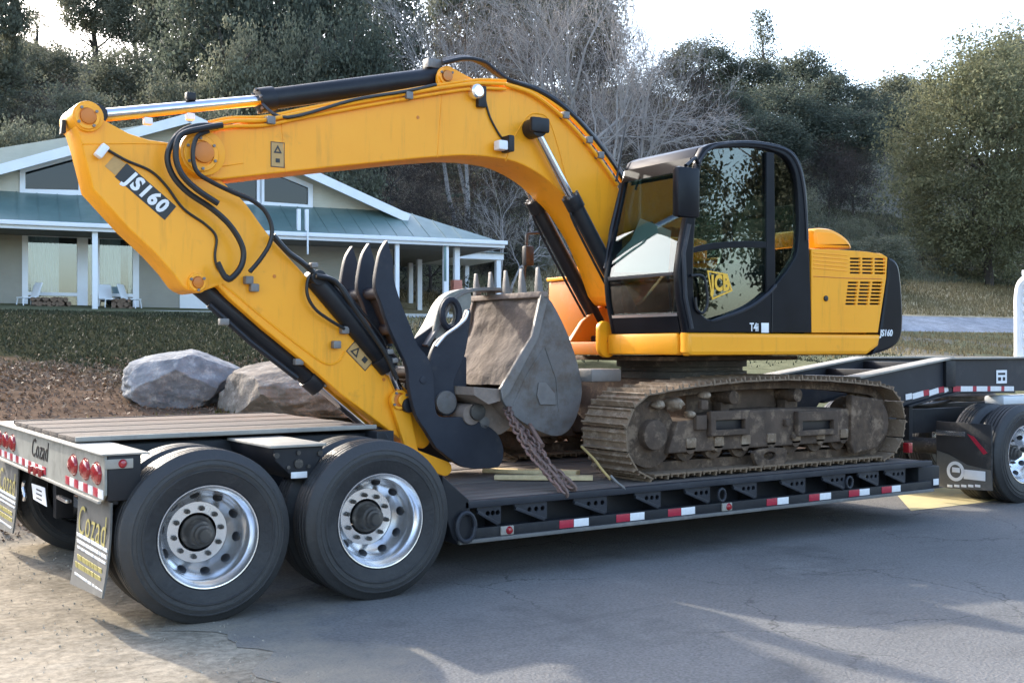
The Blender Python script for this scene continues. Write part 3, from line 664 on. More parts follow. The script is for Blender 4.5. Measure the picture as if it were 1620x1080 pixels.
for u, Y, v, wp in ((60, 84, 62, 150), (210, 74, 60, 190), (15, 70, 95, 160), (120, 62, 120, 170), (270, 60, 95, 160), (30, 52, 170, 140), (190, 52, 165, 170), (330, 52, 140, 170), (430, 50, 160, 160), (540, 48, 175, 170)): tree('shrub', u, Y, v, wp, L4, 'bushes behind the house')
L5 = 'leafless brown-grey bush on the hillside behind the house'
for u, Y, v, wp in ((90, 66, 110, 150), (240, 56, 150, 170), (380, 54, 165, 150), (490, 54, 150, 160), (620, 52, 165, 170), (140, 50, 185, 140)): tree('shrub_b', u, Y, v, wp, L5, 'bare bushes behind the house')
L6 = 'leafless brown-grey bush among the pale bare trees behind the boom'
for u, Y, v, wp in ((690, 70, -10, 190), (790, 74, -35, 190), (880, 72, -30, 190), (970, 74, 10, 190), (1060, 76, 60, 170), (740, 56, 150, 200), (840, 58, 120, 200), (930, 58, 120, 200), (1030, 58, 130, 200), (1110, 62, 110, 180), (680, 47, 270, 200), (800, 47, 260, 190)): tree('shrub_b', u, Y, v, wp, L6, 'bare bushes behind the boom')
L7 = 'dark rounded oak on the ridge above the cab roof'
for u, Y, v, wp in ((1110, 92, 60, 130), (1185, 90, 92, 120), (1275, 92, 78, 120), (1320, 86, 118, 120), (1150, 76, 130, 130), (1235, 78, 130, 150), (1330, 74, 165, 150), (1395, 80, 150, 110), (1210, 66, 180, 150)): tree('oak_b', u, Y, v, wp, L7, G3)
tree('pine', 1207, 99, 14, 62, 'lone wind-bent pine standing clear of the ridge against the sky')
L7b = 'tall grey-green oak showing dimly through the bare trees on the ridge'
for u, Y, v, wp in ((735, 88, -60, 150), (830, 86, -70, 160), (915, 90, -40, 150)): tree('oak', u, Y, v, wp, L7b, 'oaks behind the bare trees')
L8 = 'grey-green oak at the low notch of the ridge beside the big olive-green tree'
for u, Y, v, wp in ((1410, 97, 118, 130), (1460, 92, 130, 150), (1620, 90, 40, 200)): tree('oak', u, Y, v, wp, L8, G3)
L9 = 'pale leafless bush on the dry slope behind the cab'
for u, Y, v, wp in ((1312, 62, 200, 100), (1350, 64, 215, 90)): tree('shrub_b', u, Y, v, wp, L9, G4)
L10 = 'low pale green bush on the slope behind the engine cover'
for u, Y, v, wp in ((1345, 52, 330, 90), (1250, 56, 270, 120), (1190, 62, 235, 110)): tree('shrub_c', u, Y, v, wp, L10, G4)
L11 = 'dark low bush at the foot of the slope behind the engine cover'
for u, Y, v, wp in ((1325, 45, 372, 110), (1395, 44, 365, 130), (1275, 46, 350, 110)): tree('shrub', u, Y, v, wp, L11, G4)
L12 = 'scrubby bush beside the pavilion behind the bucket'
for u, Y, v, wp in ((775, 49, 365, 100), (825, 47, 372, 110), (880, 48, 365, 120)): tree('shrub_c', u, Y, v, wp, L12, 'bushes by the pavilion')

# the big olive-green tree on the right: leaf-sized faces through a tall uneven crown
bigX, bigY = XU(1566, 47), 47.0
bt = thing('evergreen_tree', 'big dense olive-green evergreen tree beyond the truck', 'tree', (bigX, bigY, gz(bigX, bigY)))
Dp = bigX * ca + bigY * sa; Hb = CAM_H + (HOR - 55) * Dp / FPX - gz(bigX, bigY); Wb = 170 * Dp / FPX
pts = crown_pts(900, 105, Wb * .93, Hb * .50, Hb * .50, Hb * .075, fill=.5)
add('crown', quads('crown', pts, .125, aspect=.45), 'leaf_olive', bt, local=True)
add('trunk', limbs(Hb * .9, 26, Wb * .9, .26, 8), 'bark', bt, local=True)
tr2 = XU(1650, 53); b2 = thing('evergreen_tree', 'darker evergreen tree tucked behind the big olive-green one', 'tree', (tr2, 53, gz(tr2, 53)))
pts = crown_pts(420, 90, Wb * .8, Hb * .5, Hb * .62, Hb * .10, fill=.4)
add('crown', quads('crown', pts, .14, aspect=.5), 'leaf_dark', b2, local=True); add('trunk', limbs(Hb, 12, Wb * .7, .22, 9), 'bark', b2, local=True)

# pale bare trees behind the boom
def bare(seed, H=9.0, stems=3):
    rd = random.Random(seed); mb = MB()
    def grow(p, d, L_, r, lev):
        pts = [p]; rs = [r]; n = 4 if lev < 2 else 3
        for i in range(n):
            d = (d + Vector((rd.gauss(0, .16), rd.gauss(0, .16), rd.gauss(0.04, .10)))).normalized()
            p = p + d * L_ / n; pts.append(p); rs.append(r * (1 - .62 * (i + 1) / n))
            if lev < 4 and i >= (1 if lev == 0 else 0):
                for k in range(2 if lev < 3 else 1 + (rd.random() < .25)):
                    a = rd.uniform(0, 6.28); o = d.orthogonal().normalized(); o = Matrix.Rotation(a, 3, d) @ o
                    grow(p, (d + o * rd.uniform(.45, .95)).normalized(), L_ * rd.uniform(.38, .6), max(rs[-1] * .6, .006), lev + 1)
        mb.tube(pts, rs, 5 if lev < 2 else 3, cap=False)
    for s in range(stems):
        a = s * 2.1 + rd.uniform(0, 1)
        grow(Vector((math.cos(a) * .2, math.sin(a) * .2, -.3)), Vector((math.cos(a) * .22, math.sin(a) * .22, 1)).normalized(), H * rd.uniform(.6, .75), .11, 0)
    return mb.mesh('branches', 60)
BARE = [bare(3), bare(5, stems=2), bare(8, stems=3)]
for m_ in BARE: m_.materials.append(MAT['bark_white'])
LB = 'pale leafless multi-stemmed tree behind the top of the boom'
for i, (u, Y, v) in enumerate(((735, 54, -50), (850, 50, -70), (905, 52, -40), (950, 48, -60), (1000, 49, -10))):
    X = XU(u, Y); z = gz(X, Y); D = X * ca + Y * sa; s = (CAM_H + (HOR - v) * D / FPX - z) / 9.0; wf = .85 if u < 940 else .62
    o = add('bare_tree', BARE[i % 3], None, M=Matrix.Translation((X, Y, z)) @ Matrix.Rotation(i * 1.7, 4, 'Z') @ Matrix.Diagonal((s * wf, s * wf, s, 1)))
    tag(o, LB, 'tree', 'bare trees behind the boom')
X = XU(800, 44); o = add('bare_tree', BARE[1], None, M=Matrix.Translation((X, 44, gz(X, 44))) @ Matrix.Rotation(2.2, 4, 'Z') @ Matrix.Diagonal((.62, .62, .62, 1)))
tag(o, 'small pale leafless tree with drooping twigs seen under the boom', 'tree')

# scrub over the hill: one mass nobody could count
n_c = 3000
cx = rng.uniform(-45, 130, n_c); cy = 43 + 70 * rng.uniform(0, 1, n_c) ** .8
def scrub(name, leafm, sel_lo, sel_hi, per, size, aspect, rad, hgt):
    C = []
    for i in range(int(n_c * sel_lo), int(n_c * sel_hi)):
        x, y = cx[i], cy[i]; s = rng.uniform(.5, 1.3)
        if x > 40 and y < 64 and rng.uniform() < .8: continue          # the grassy slope below the ridge stays open
        o = rng.normal(size=(per, 3)) * np.array([rad, rad, hgt]) * s; o[:, 2] = abs(o[:, 2])
        C.append(o + np.array([x, y, gz(x, y)]))
    o = add(name, quads(name, np.concatenate(C), size, aspect=aspect), leafm, kind='stuff')
    return o
tag(scrub('scrub', 'leaf_dark', 0, .4, 110, .13, .55, .95, .9), 'dark scrub covering the hillside behind everything', 'scrub')
tag(scrub('scrub', 'leaf_brown', .4, .75, 90, .19, .08, .9, 1.0), 'bare brown scrub covering the hillside between the trees', 'scrub')
tag(scrub('scrub', 'leaf_pale', .75, 1, 90, .12, .4, .8, .7), 'pale green scrub scattered over the hillside', 'scrub')

# grass: blades on the bank, dry grass by the far road, moss and weeds round the boulders
def blades(name, leafm, XY, h, wd, label):
    n = len(XY); z = np.array([gz(x, y) for x, y in XY]); B = np.column_stack([XY, z])
    a = rng.uniform(0, 6.28, n); hh = h * rng.uniform(.5, 1.3, n); dx = np.column_stack([np.cos(a), np.sin(a), np.zeros(n)]) * wd
    tip = B + np.column_stack([rng.normal(0, .35, n) * hh, rng.normal(0, .35, n) * hh, hh])
    V = np.stack([B - dx, B + dx, tip], 1).reshape(-1, 3)
    o = add(name, np_mesh(name, V, np.arange(3 * n).reshape(-1, 3)), leafm, kind='stuff'); tag(o, label, 'grass')
XY = np.column_stack([rng.uniform(-8, 26, 90000), 17.5 + 15.5 * rng.uniform(0, 1, 90000) ** 1.1])
keep = np.array([y > 18.6 + 1.6 * smooth_noise(x * 1.7, y * 1.7) + 1.2 * math.sin(x * 2.3) or rng.uniform() < .12 for x, y in XY]); XY = XY[keep]
blades('grass', 'grass', XY[(XY[:, 0] < 13) | (rng.uniform(size=len(XY)) < .3)], .065, .02, 'short dark green grass on the bank below the house')
XY = np.column_stack([rng.uniform(24, 75, 26000), rng.uniform(37.6, 47, 26000)])
blades('grass', 'dry_grass', XY, .22, .03, 'dry yellow grass on the slope above the far road')
bX = XU(290, 13)
XY = np.column_stack([rng.normal(bX + .4, .9, 9000), rng.normal(12.6, .35, 9000)])
blades('grass', 'moss', XY, .07, .012, 'mossy olive weeds round the foot of the boulders')
XY = np.column_stack([rng.uniform(14, 66, 20000), rng.uniform(20, 31.8, 20000)])
blades('grass', 'dry_grass', XY, .14, .025, 'sparse straw-coloured grass below the far road')
# mulch chips
n = 26000; xs_ = rng.uniform(-6, 9, n); ys_ = rng.uniform(10.4, 19.5, n)
C = np.column_stack([xs_, ys_, [gz(x, y) + .012 for x, y in zip(xs_, ys_)]])
o = add('wood_chips', quads('wood_chips', C, .026, aspect=.4), 'firewood', kind='stuff'); tag(o, 'brown wood chips covering the bed below the bank', 'mulch')
# pebbles on the dirt shoulder
n = 5000; xs_ = rng.uniform(-5, 2.4, n); ys_ = rng.uniform(2.5, 11, n)
C = np.column_stack([xs_, ys_, np.full(n, .006)])
o = add('pebbles', quads('pebbles', C, .007, aspect=.8), 'pebble', kind='stuff'); tag(o, 'small pale pebbles scattered on the dirt shoulder', 'pebbles')

# tall trees across the lot behind the photographer: they show as dark reflections in the glass and black paint
for i, (x, y, k) in enumerate(((-6, -40, 'oak_b'), (8, -38, 'oak'), (25, -36, 'oak_b'), (34, -30, 'oak'), (41, -33, 'oak_b'), (47, -28, 'oak'), (54, -31, 'oak_b'), (61, -27, 'oak_c'), (68, -30, 'oak_b'))):
    r = thing('oak_tree', 'tall spreading oak on the near side of the lot, mirrored in the cab glass', 'tree', (x, y, 0), i * 1.3, 'trees across the lot')
    S = Matrix.Diagonal((1.3, 1.3, 1.75 if x > 30 else 1.0, 1)); add('trunk', PROTO[k][0], None, r, S, local=True); add('crown', PROTO[k][1], None, r, S, local=True)

XY = np.column_stack([rng.uniform(36, 85, 40000), rng.uniform(47, 66, 40000)])
blades('grass', 'hill_grass', XY, .28, .05, 'grey-green grass on the open slope behind the engine cover')
# leaf litter and weeds along the foot of the bank
n = 9000; xs_ = rng.uniform(-7, 10, n); ys_ = rng.normal(17.6, 1.3, n)
C = np.column_stack([xs_, ys_, [gz(x, y) + .015 for x, y in zip(xs_, ys_)]])
o = add('leaf_litter', quads('leaf_litter', C, .04, aspect=.6), 'litter', kind='stuff'); tag(o, 'brown leaf litter along the foot of the grass bank', 'leaf litter')
# ------------------------------------------------------------------ lowboy trailer
TN = 6.74; TF = 10.22; TC = (TN + TF) / 2
tl = thing('lowboy_trailer', 'black lowboy trailer with wooden deck and twin rear axles carrying the excavator', 'trailer', (5.5, TC, 0))
def bx(name, m, parent, x0, x1, y0, y1, z0, z1, bevel=.006): return MB().box(x0, x1, y0, y1, z0, z1).build(name, m, parent, bevel=bevel)
RXB = 1.70; ZR = 1.04
# rear bolster
bx('rear_bolster', 'trailer_black', tl, RXB + .012, 1.90, TN, TF, .765, ZR - .014)
plate_pts = [(TN + .0, .80), (TN + .07, .755), (TF - .07, .755), (TF, .80), (TF, ZR - .013), (TN, ZR - .013)]
def xplate(name, m, parent, yz, X0, X1, holes=(), bev=.003):       # outline in (y, z), thickness X0..X1
    me = plate_mesh(yz, holes, X1 - X0, bev)
    me.transform(Matrix.Translation(((X0 + X1) / 2, 0, 0)) @ Matrix(((0, 0, -1, 0), (-1, 0, 0, 0), (0, 1, 0, 0), (0, 0, 0, 1))) @ Matrix.Diagonal((-1, 1, -1, 1)))
    finish(me); return add(name, me, m, parent)
rp = xplate('rear_plate', 'rear_grey', tl, plate_pts, RXB - .008, RXB + .008)
bx('bolster_top_plate', 'dusty_steel', tl, RXB - .03, 1.95, TN - .01, TF + .01, ZR - .012, ZR)
bx('plate_lip', 'dusty_steel', rp, RXB - .028, RXB - .009, TN + .07, TF - .07, .745, .762, .003)
def ovals(us, v, parent):
    for u in us:
        p = atx(u, v, RXB - .012); p.z = .915
        MB().lathe([(0, -.022), (.04, -.02), (.058, -.008), (.062, .004), (.070, .004), (.070, .012)], 20, 'X').build('tail_lamp', 'lamp_red', parent, Matrix.Translation((p.x - .004, p.y, p.z)) @ Matrix.Diagonal((1, 1.45, .98, 1)))
ovals((116, 135, 153), 737, tl); ovals((-1, 9, 20), 692, tl)
for k in range(29):                     # red and white conspicuity tape along the lower edge
    y0 = TN + .02 + k * .118
    if 7.63 < y0 < 8.25: continue
    bx('reflective_tape', 'tape_white' if k % 2 == 0 else 'tape_red', rp, RXB - .0115, RXB - .0085, y0, y0 + .116, .775, .828, .0005)
for u in (50, 58, 66): p = atx(u, 742 + (u - 50) * .35, RXB - .012); bx('identification_lamp', 'lamp_red', rp, RXB - .03, RXB - .009, p.y - .05, p.y + .05, p.z - .03, p.z + .03, .008)
p = atx(62, 712, RXB - .010)
add('maker_name', text_mesh('Cozad', .19, .002, .35, 0, 1.12), 'decal_black', rp, Matrix.Translation(p) @ Matrix.Rotation(R(-90), 4, 'Z') @ RX)
# licence plate, hook and small lamp hanging under the plate
pl_ = [atx(u, v, RXB + .03) for u, v in ((52, 764), (73, 771), (76, 801), (55, 789))]
yz = [(q.y, q.z) for q in pl_]; lp = xplate('licence_plate', 'decal_white', tl, yz, RXB + .02, RXB + .024, bev=.001)
c = sum(pl_, Vector()) / 4
for dz in (.03, 0, -.03): bx('plate_mark', 'trailer_dark', lp, RXB + .017, RXB + .0195, c.y - .10, c.y + .08, c.z + dz - .006, c.z + dz + .004, .0005)
p = atx(38, 778, RXB + .05); MB().tube(cr([p + Vector((0, 0, .08)), p + Vector((0, .03, .04)), p, p + Vector((0, -.03, -.03)), p + Vector((0, 0, -.06))], 4, False), .014, 8).build('hook', 'aluminium', tl)
p = atx(101, 789, RXB + .03); bx('plate_lamp', 'aluminium', tl, RXB + .01, RXB + .05, p.y - .14, p.y + .14, p.z - .012, p.z + .012)
# mud flaps
def mudflap(ya, yb, bend):
    n = 10; mb = MB(); X = RXB + .03; vs = []; za, zb = .755, .16
    for i in range(n + 1):
        t = i / n; z = za + (zb - za) * t; x = X - bend * t * t
        vs += [(x, ya, z + .05 * t * t), (x, yb, z), (x + .012, ya, z + .05 * t * t), (x + .012, yb, z)]
    fs = []
    for i in range(n):
        a = 4 * i; b = a + 4
        fs += [(a, b, b + 1, a + 1), (a + 2, a + 3, b + 3, b + 2), (a, a + 2, b + 2, b), (a + 1, b + 1, b + 3, a + 3)]
    fs += [(0, 1, 3, 2), (4 * n, 4 * n + 2, 4 * n + 3, 4 * n + 1)]
    f = mb.raw(vs, fs).build('mud_flap', 'flap', tl)
    def mark(name, m, t0, t1, y0, y1):
        X0 = X - bend * ((t0 + t1) / 2) ** 2 - .004
        Mt = Matrix.Translation((X0, 0, za + (zb - za) * (t0 + t1) / 2)) @ Matrix.Rotation(-bend * (t0 + t1) / .62, 4, 'Y')
        hgt = (t1 - t0) * .62 / 2
        MB().box(-.002, .002, y0, y1, -hgt, hgt).build(name, m, f, Mt)
    wd = yb - ya
    Mx = Matrix.Translation((X - .012, (ya + yb) / 2 + .02, za - .19)) @ Matrix.Rotation(R(-90), 4, 'Z') @ RX @ Matrix.Diagonal((1.15, 1.35, 1, 1))
    add('flap_script', text_mesh('Cozad', .20, .001, .35, -.001, 1.15), 'flap_yellow', f, Mx)
    rd = random.Random(int(ya * 10))
    for t0, t1, m_, w0 in ((.45, .485, 'decal_white', .9), (.515, .55, 'decal_white', .86), (.58, .605, 'decal_white', .8), (.66, .715, 'flap_yellow', .72), (.74, .80, 'flap_yellow', .8), (.85, .875, 'decal_white', .76)):
        y = yb - wd * (1 - w0) / 2                      # a printed line too worn to read: uneven dashes
        while y > ya + wd * (1 - w0) / 2:
            l_ = rd.uniform(.025, .10); mark('flap_print', m_, t0, t1, max(y - l_, ya + .02), y); y -= l_ + rd.uniform(.006, .02)
mudflap(TN + .015, TN + .80, .05); mudflap(TF - .72, TF + .05, .04)
bx('flap_bracket', 'trailer_black', tl, RXB + .045, RXB + .08, TN + .03, TF - .03, .74, .766)
# side marker lamp on the bolster end
p = at(191, 733, TN); bx('marker_base', 'dusty_steel', tl, p.x - .09, p.x + .07, TN - .008, TN - .001, p.z - .028, p.z + .028)
MB().lathe([(0, -.018), (.018, -.014), (.026, 0)], 16, 'Y', (p.x + .01, TN - .008, p.z)).build('marker_lamp', 'lamp_red', tl)
# frame over the axles and upper wooden deck
DN, DF, ZD = 7.58, 9.60, 1.078
for y in (7.75, 9.1): bx('frame_beam', 'trailer_black', tl, 1.905, 4.1, y, y + .16, .62, ZD - .062)
for x in (1.93, 2.75, 3.55): bx('cross_member', 'trailer_black', tl, x, x + .1, DN + .09, DF - .02, ZD - .16, ZD - .061)
bx('deck_edge', 'dusty_steel', tl, 1.72, 3.86, DN - .012, DN + .004, ZD - .028, ZD + .004)
bx('deck_edge', 'trailer_black', tl, 1.72, 3.86, DF - .004, DF + .012, ZD - .028, ZD + .004)
bx('deck_skirt', 'trailer_black', tl, 1.96, 3.86, DN + .06, DN + .08, .62, ZD - .062)
n = 8; wd = (DF - DN - .014) / n
for i in range(n):
    y0 = DN + .007 + i * wd
    MB().box(1.722, 3.855, y0 + .006, y0 + wd - .006, ZD - .034, ZD - .004 * (i % 2)).build('deck_plank', 'deck_wood', tl, bevel=.006)
# outrigger step between the wheels, with its lamp box
s0, s1 = XU(432, 6.84), XU(514, 6.84)
bx('step_top', 'dusty_steel', tl, s0 - .02, s1 + .01, 6.83, DN + .05, 1.012, 1.03)
stp = [(s0, 1.011), (s1, 1.011), (s1 - .02, .93), (s1 - .1, .80), (s0 + .16, .80), (s0 + .02, .93)]
sb = plate('step_box', 'trailer_black', tl, stp, 6.86, DN + .05, bev=.008)
for du, dv, r_ in ((-.15, -.03, .018), (.15, -.03, .018), (.0, -.02, .014), (.0, -.09, .03), (-.07, -.11, .012), (.07, -.11, .012)):
    MB().cyl(((s0 + s1) / 2 + du, 6.845, .995 + dv), ((s0 + s1) / 2 + du, 6.859, .995 + dv), r_).build('bolt', 'hub_dark', sb)
bx('reflector', 'tape_white', sb, (s0 + s1) / 2 - .05, (s0 + s1) / 2 + .06, 6.853, 6.859, .812, .852, .001)
# ---- wheels
WR = .527
def wheel_meshes():
    wd = .275
    side = [(.306, .03), (.318, .012), (.36, .002), (.392, -.004), (.396, -.009), (.404, -.009), (.408, -.004), (.428, -.006), (.430, -.010), (.436, -.010), (.438, -.005), (.458, -.001), (.461, -.004), (.467, -.003), (.470, .004), (.492, .016), (.508, .030), (.518, .036)]
    tr = []; y = .038; ribs = 5; rw = (wd - .076) / ribs
    for i in range(ribs):
        a = .038 + i * rw; tr += [(WR - .002 * abs(i - 2), a + .006), (WR - .002 * abs(i - 2), a + rw - .006)]
        if i < ribs - 1: tr += [(WR - .014, a + rw - .003), (WR - .014, a + rw + .003)]
    prof = side + tr + [(r, wd - h) for r, h in side[::-1]]
    tyre = MB().lathe(prof, 72).mesh('tyre', 40)
    rim = [(.308, .036), (.312, .018), (.309, .010), (.302, .011), (.298, .022), (.292, .045), (.276, .060), (.268, .075), (.262, .125), (.252, .165), (.218, .212), (.192, .228), (.186, .234), (.12, .234)]
    rimm = MB().lathe(rim, 64).mesh('wheel', 40)
    hub = MB().lathe([(.105, .236), (.100, .226), (.088, .222), (.080, .21), (.076, .13), (.062, .122), (.058, .10), (.045, .095), (.036, .07), (.0, .068)], 32).mesh('hub', 40)
    for me, m in ((tyre, 'rubber'), (rimm, 'aluminium'), (hub, 'hub_dark')): me.materials.append(MAT[m])
    nut = MB().cyl((0, 0, 0), (0, -.03, 0), .017, .015, 6).cyl((0, -.03, 0), (0, -.045, 0), .009, .009, 8).mesh('nut'); nut.materials.append(MAT['hub_dark'])
    hole = MB().lathe([(.031, .004), (.030, -.006), (.026, -.008), (0, -.007)], 16).mesh('hole'); hole.materials.append(MAT['decal_black'])
    return tyre, rimm, hub, nut, hole
TYRE, RIM, HUB, NUT, HOLE = wheel_meshes()
def wheel(parent, X, Y, Z=WR - .008, outer=True, rot=0, flip=False):
    M = Matrix.Translation((X, Y, Z)) @ Matrix.Rotation(rot, 4, 'Y')
    if flip: M = M @ Matrix.Rotation(math.pi, 4, 'Z')
    w_ = add('wheel', RIM, None, parent, M); add('tyre', TYRE, None, w_, M)
    if outer:
        add('hub', HUB, None, w_, M)
        for i in range(10):
            a = 2 * math.pi * i / 10 + .2
            add('lug_nut', NUT, None, w_, M @ Matrix.Translation((.148 * math.cos(a), .234, .148 * math.sin(a))))
            a += .31
            if i % 5 != 4 or True: add('hand_hole', HOLE, None, w_, M @ Matrix.Translation((.236 * math.cos(a), .187, .236 * math.sin(a))) @ Matrix.Rotation(-a, 4, 'Y') @ Matrix.Rotation(R(-54), 4, 'Z'))
for X in (XU(331, TN - .07), XU(603, TN - .07)):
    wheel(tl, X, TN - .085, rot=.3 * X); wheel(tl, X, TN + .25, outer=False)
    wheel(tl, X, TF, outer=True, flip=True); wheel(tl, X, TF - .335, outer=False, flip=True)
    MB().cyl((X, TN + .2, WR - .01), (X, TF - .2, WR - .01), .07).build('axle', 'trailer_black', tl)
    for y in (7.45, 8.55): MB().lathe([(.21, 0), (.21, .2), (.05, .2)], 24, 'Y', (X, y, WR - .01)).build('brake_drum', 'hub_dark', tl)
    for y in (7.78, 9.13): bx('spring_hanger', 'trailer_black', tl, X - .35, X - .22, y, y + .1, .35, .63)
# ---- slope between upper deck and well
WX0, WX1, ZW, ZB = XU(727, TN), XU(1478, TN), .575, .30
ramp = [(3.80, ZD - .04), (3.87, ZD - .04), (4.02, .80), (WX0 + .30, ZW - .03), (WX0 + .30, ZB + .06), (WX0 - .05, ZB + .02), (3.80, .50)]
plate('ramp_frame', 'trailer_black', tl, ramp, 7.45, 9.5, bev=.01)
end = P([(700, 752), (742, 790), (748, 845), (727, 862), (716, 850), (700, 800)], TN + .02)
plate('well_end_plate', 'trailer_black', tl, end, TN + .02, TN + .34, bev=.008)
p = at(736, 833, TN); MB().tube([p + Vector((.075 * math.cos(a), -.012, .10 * math.sin(a))) for a in [i * .4 for i in range(15)] + [0]], .016, 8).build('tie_ring', 'trailer_dark', tl)
# ---- well deck: planks, side beam, gussets
n = 11; y0_, y1_ = TN + .10, TF - .10; wd = (y1_ - y0_) / n
for i in range(n):
    a = y0_ + i * wd
    MB().box(WX0 + .15, WX1 - .02, a + .006, a + wd - .006, ZW - .05, ZW - .003 * (i % 3)).build('deck_plank', 'deck_wood', tl, bevel=.006)
for x in np.arange(WX0 + .5, WX1, .8): bx('cross_member', 'trailer_black', tl, x, x + .08, 7.03, TF - .3, ZB + .08, ZW - .052)
for y in (6.98, TF - .28): bx('main_beam', 'trailer_black', tl, WX0 + .05, WX1, y, y + .04, ZB + .04, ZW - .055)
for ya, yb in ((TN + .02, TN + .085), (TF - .085, TF - .02)):
    bx('deck_rail', 'trailer_dark', tl, WX0 + .06, WX1, ya, yb, ZW - .045, ZW + .004, .004)
    bx('lower_flange', 'flange' if ya < 8 else 'trailer_black', tl, WX0, WX1, ya - .02, ya + .01, ZB - .012, ZB + .014, .003)
    bx('lower_rail', 'trailer_black', tl, WX0, WX1, ya + .012, ya + .06, ZB - .01, ZB + .085, .004)
GU = ((757, 795, 0), (817, 868, 0), (910, 963, 0), (1007, 1048, 0), (1086, 1126, 0), (1162, 1200, 0), (1238, 1277, 0), (1303, 1340, 0), (1360, 1393, 0), (1402, 1435, 0))
for ua, ub, _ in GU:
    xa, xb = XU(ua, TN + .02), XU(ub, TN + .02); L_ = xb - xa
    o = [(xa, ZW - .046), (xb, ZW - .046), (xb, ZB + .10), (xb - .03, ZB + .10), (xa, ZW - .075)]
    g = plate('gusset', 'trailer_dark', tl, o, TN + .04, TN + .058, [circ((xa + L_ * f, ZW - .095), .018, 12) for f in (.45, .66, .86)], bev=.002)
    MB().box(-.0, 1, -.02, .0, -.012, .012, Matrix.Translation((xa, TN + .045, ZW - .075)) @ Matrix.Rotation(math.atan2((ZW - .075) - (ZB + .10), L_ - .03), 4, 'Y') @ Matrix.Diagonal((math.hypot(L_ - .03, ZW - ZB - .175), 1, 1, 1))).build('rib', 'trailer_dark', g, bevel=.003)
    bx('web', 'trailer_black', tl, xb - .012, xb, TN + .06, 6.985, ZB + .05, ZW - .05, .002)
def tape(ua, um, ub, v):
    for a, b, m in ((ua, um, 'tape_red'), (um, ub, 'tape_white')):
        xa, xb = XU(a, TN + .03), XU(b, TN + .03) - .004; z = at((a + b) / 2, v, TN + .03).z
        bx('reflective_tape', m, tl, xa, xb, TN + .0285, TN + .0315, ZB + .02, ZB + .078, .0005)
for q in ((885, 908, 932, 832), (975, 997, 1020, 823), (1057, 1078, 1100, 816), (1213, 1230, 1248, 800), (1280, 1297, 1315, 793), (1343, 1360, 1376, 785), (1395, 1411, 1425, 778)): tape(*q)
for u in (805, 1153):
    x = XU(u, TN); bx('marker_base', 'dusty_steel', tl, x - .055, x + .055, TN + .015, TN + .0315, ZB + .018, ZB + .082)
    MB().lathe([(0, -.022), (.02, -.018), (.03, 0)], 14, 'Y', (x + .015, TN + .016, ZB + .05)).build('marker_lamp', 'lamp_red', tl)
for u in (1146, 1348):
    p = at(u, 775 if u < 1200 else 750, TN); MB().tube([(XU(u, TN) + .04 * math.cos(a), TN + .03, ZB + .15 + .05 * math.sin(a)) for a in [i * .45 for i in range(15)]], .012, 7).build('tie_ring', 'trailer_dark', tl)
bx('well_front_box', 'trailer_black', tl, WX1 - .1, WX1 + .22, 6.84, 9.34, ZB, ZW - .06, .01)
bx('reflective_tape', 'tape_white', tl, WX1 + .12, WX1 + .2, 6.834, 6.838, ZB + .03, ZB + .09, .0005)
# ---- gooseneck
GN, GF = 7.6, 8.85
def gneck(y0, y1):
    top = P([(1355, 599), (1500, 568.5), (1640, 567), (1700, 567)], GN); bot = P([(1700, 617), (1600, 618), (1512, 619), (1482, 626), (1432, 641), (1400, 690), (1355, 700)], GN)
    b = plate('gooseneck_beam', 'trailer_dark', tl, top + bot, y0, y1, bev=.006)
    for i in range(2):
        a, c_ = Vector((top[i][0], 0, top[i][1])), Vector((top[i + 1][0], 0, top[i + 1][1])); d = c_ - a
        MB().box(0, d.length, y0 - .05, y1 + .05, .001, .022, Matrix.Translation(a) @ Matrix.Rotation(-math.atan2(d.z, d.x), 4, 'Y')).build('top_flange', 'dusty_steel', b, bevel=.003)
    for i in range(1, 4):
        a, c_ = Vector((bot[i + 1][0], 0, bot[i + 1][1])), Vector((bot[i][0], 0, bot[i][1])); d = c_ - a
        MB().box(0, d.length, y0 - .05, y1 + .05, -.022, -.001, Matrix.Translation(a) @ Matrix.Rotation(-math.atan2(d.z, d.x), 4, 'Y')).build('lower_flange', 'trailer_black', b, bevel=.003)
    return b
gb = gneck(GN, GN + .12); gneck(GF - .12, GF)
for u in (1390, 1440, 1500, 1590): x = XU(u, GN); z = float(np.interp(u, [1355, 1500, 1700], [at(1355, 599, GN).z, at(1500, 568.5, GN).z, at(1640, 567, GN).z])); bx('neck_cross_member', 'trailer_dark', tl, x, x + .08, GN + .12, GF - .12, z - .14, z - .03)
zf = at(1540, 567, GN).z
bx('neck_stiffener', 'trailer_black', gb, XU(1492, GN), XU(1507, GN), GN - .04, GN - .001, at(1500, 612, GN).z, zf - .02)
for ua, ub, v, vb in ((1432, 1442, 628, 626), (1443, 1460, 627, 622), (1469, 1484, 622, 617), (1493, 1499, 617, 614), (1519, 1538, 615, 615), (1544, 1561, 615, 615), (1566, 1583, 615, 615), (1588, 1603, 615, 615)):
    a, b = at(ua, v, GN), at(ub, vb, GN); d = b - a
    MB().box(0, d.length, -.008, -.004, -.03, .03, Matrix.Translation(a) @ Matrix.Rotation(-math.atan2(d.z, d.x), 4, 'Y')).build('reflective_tape', 'tape_white', gb)
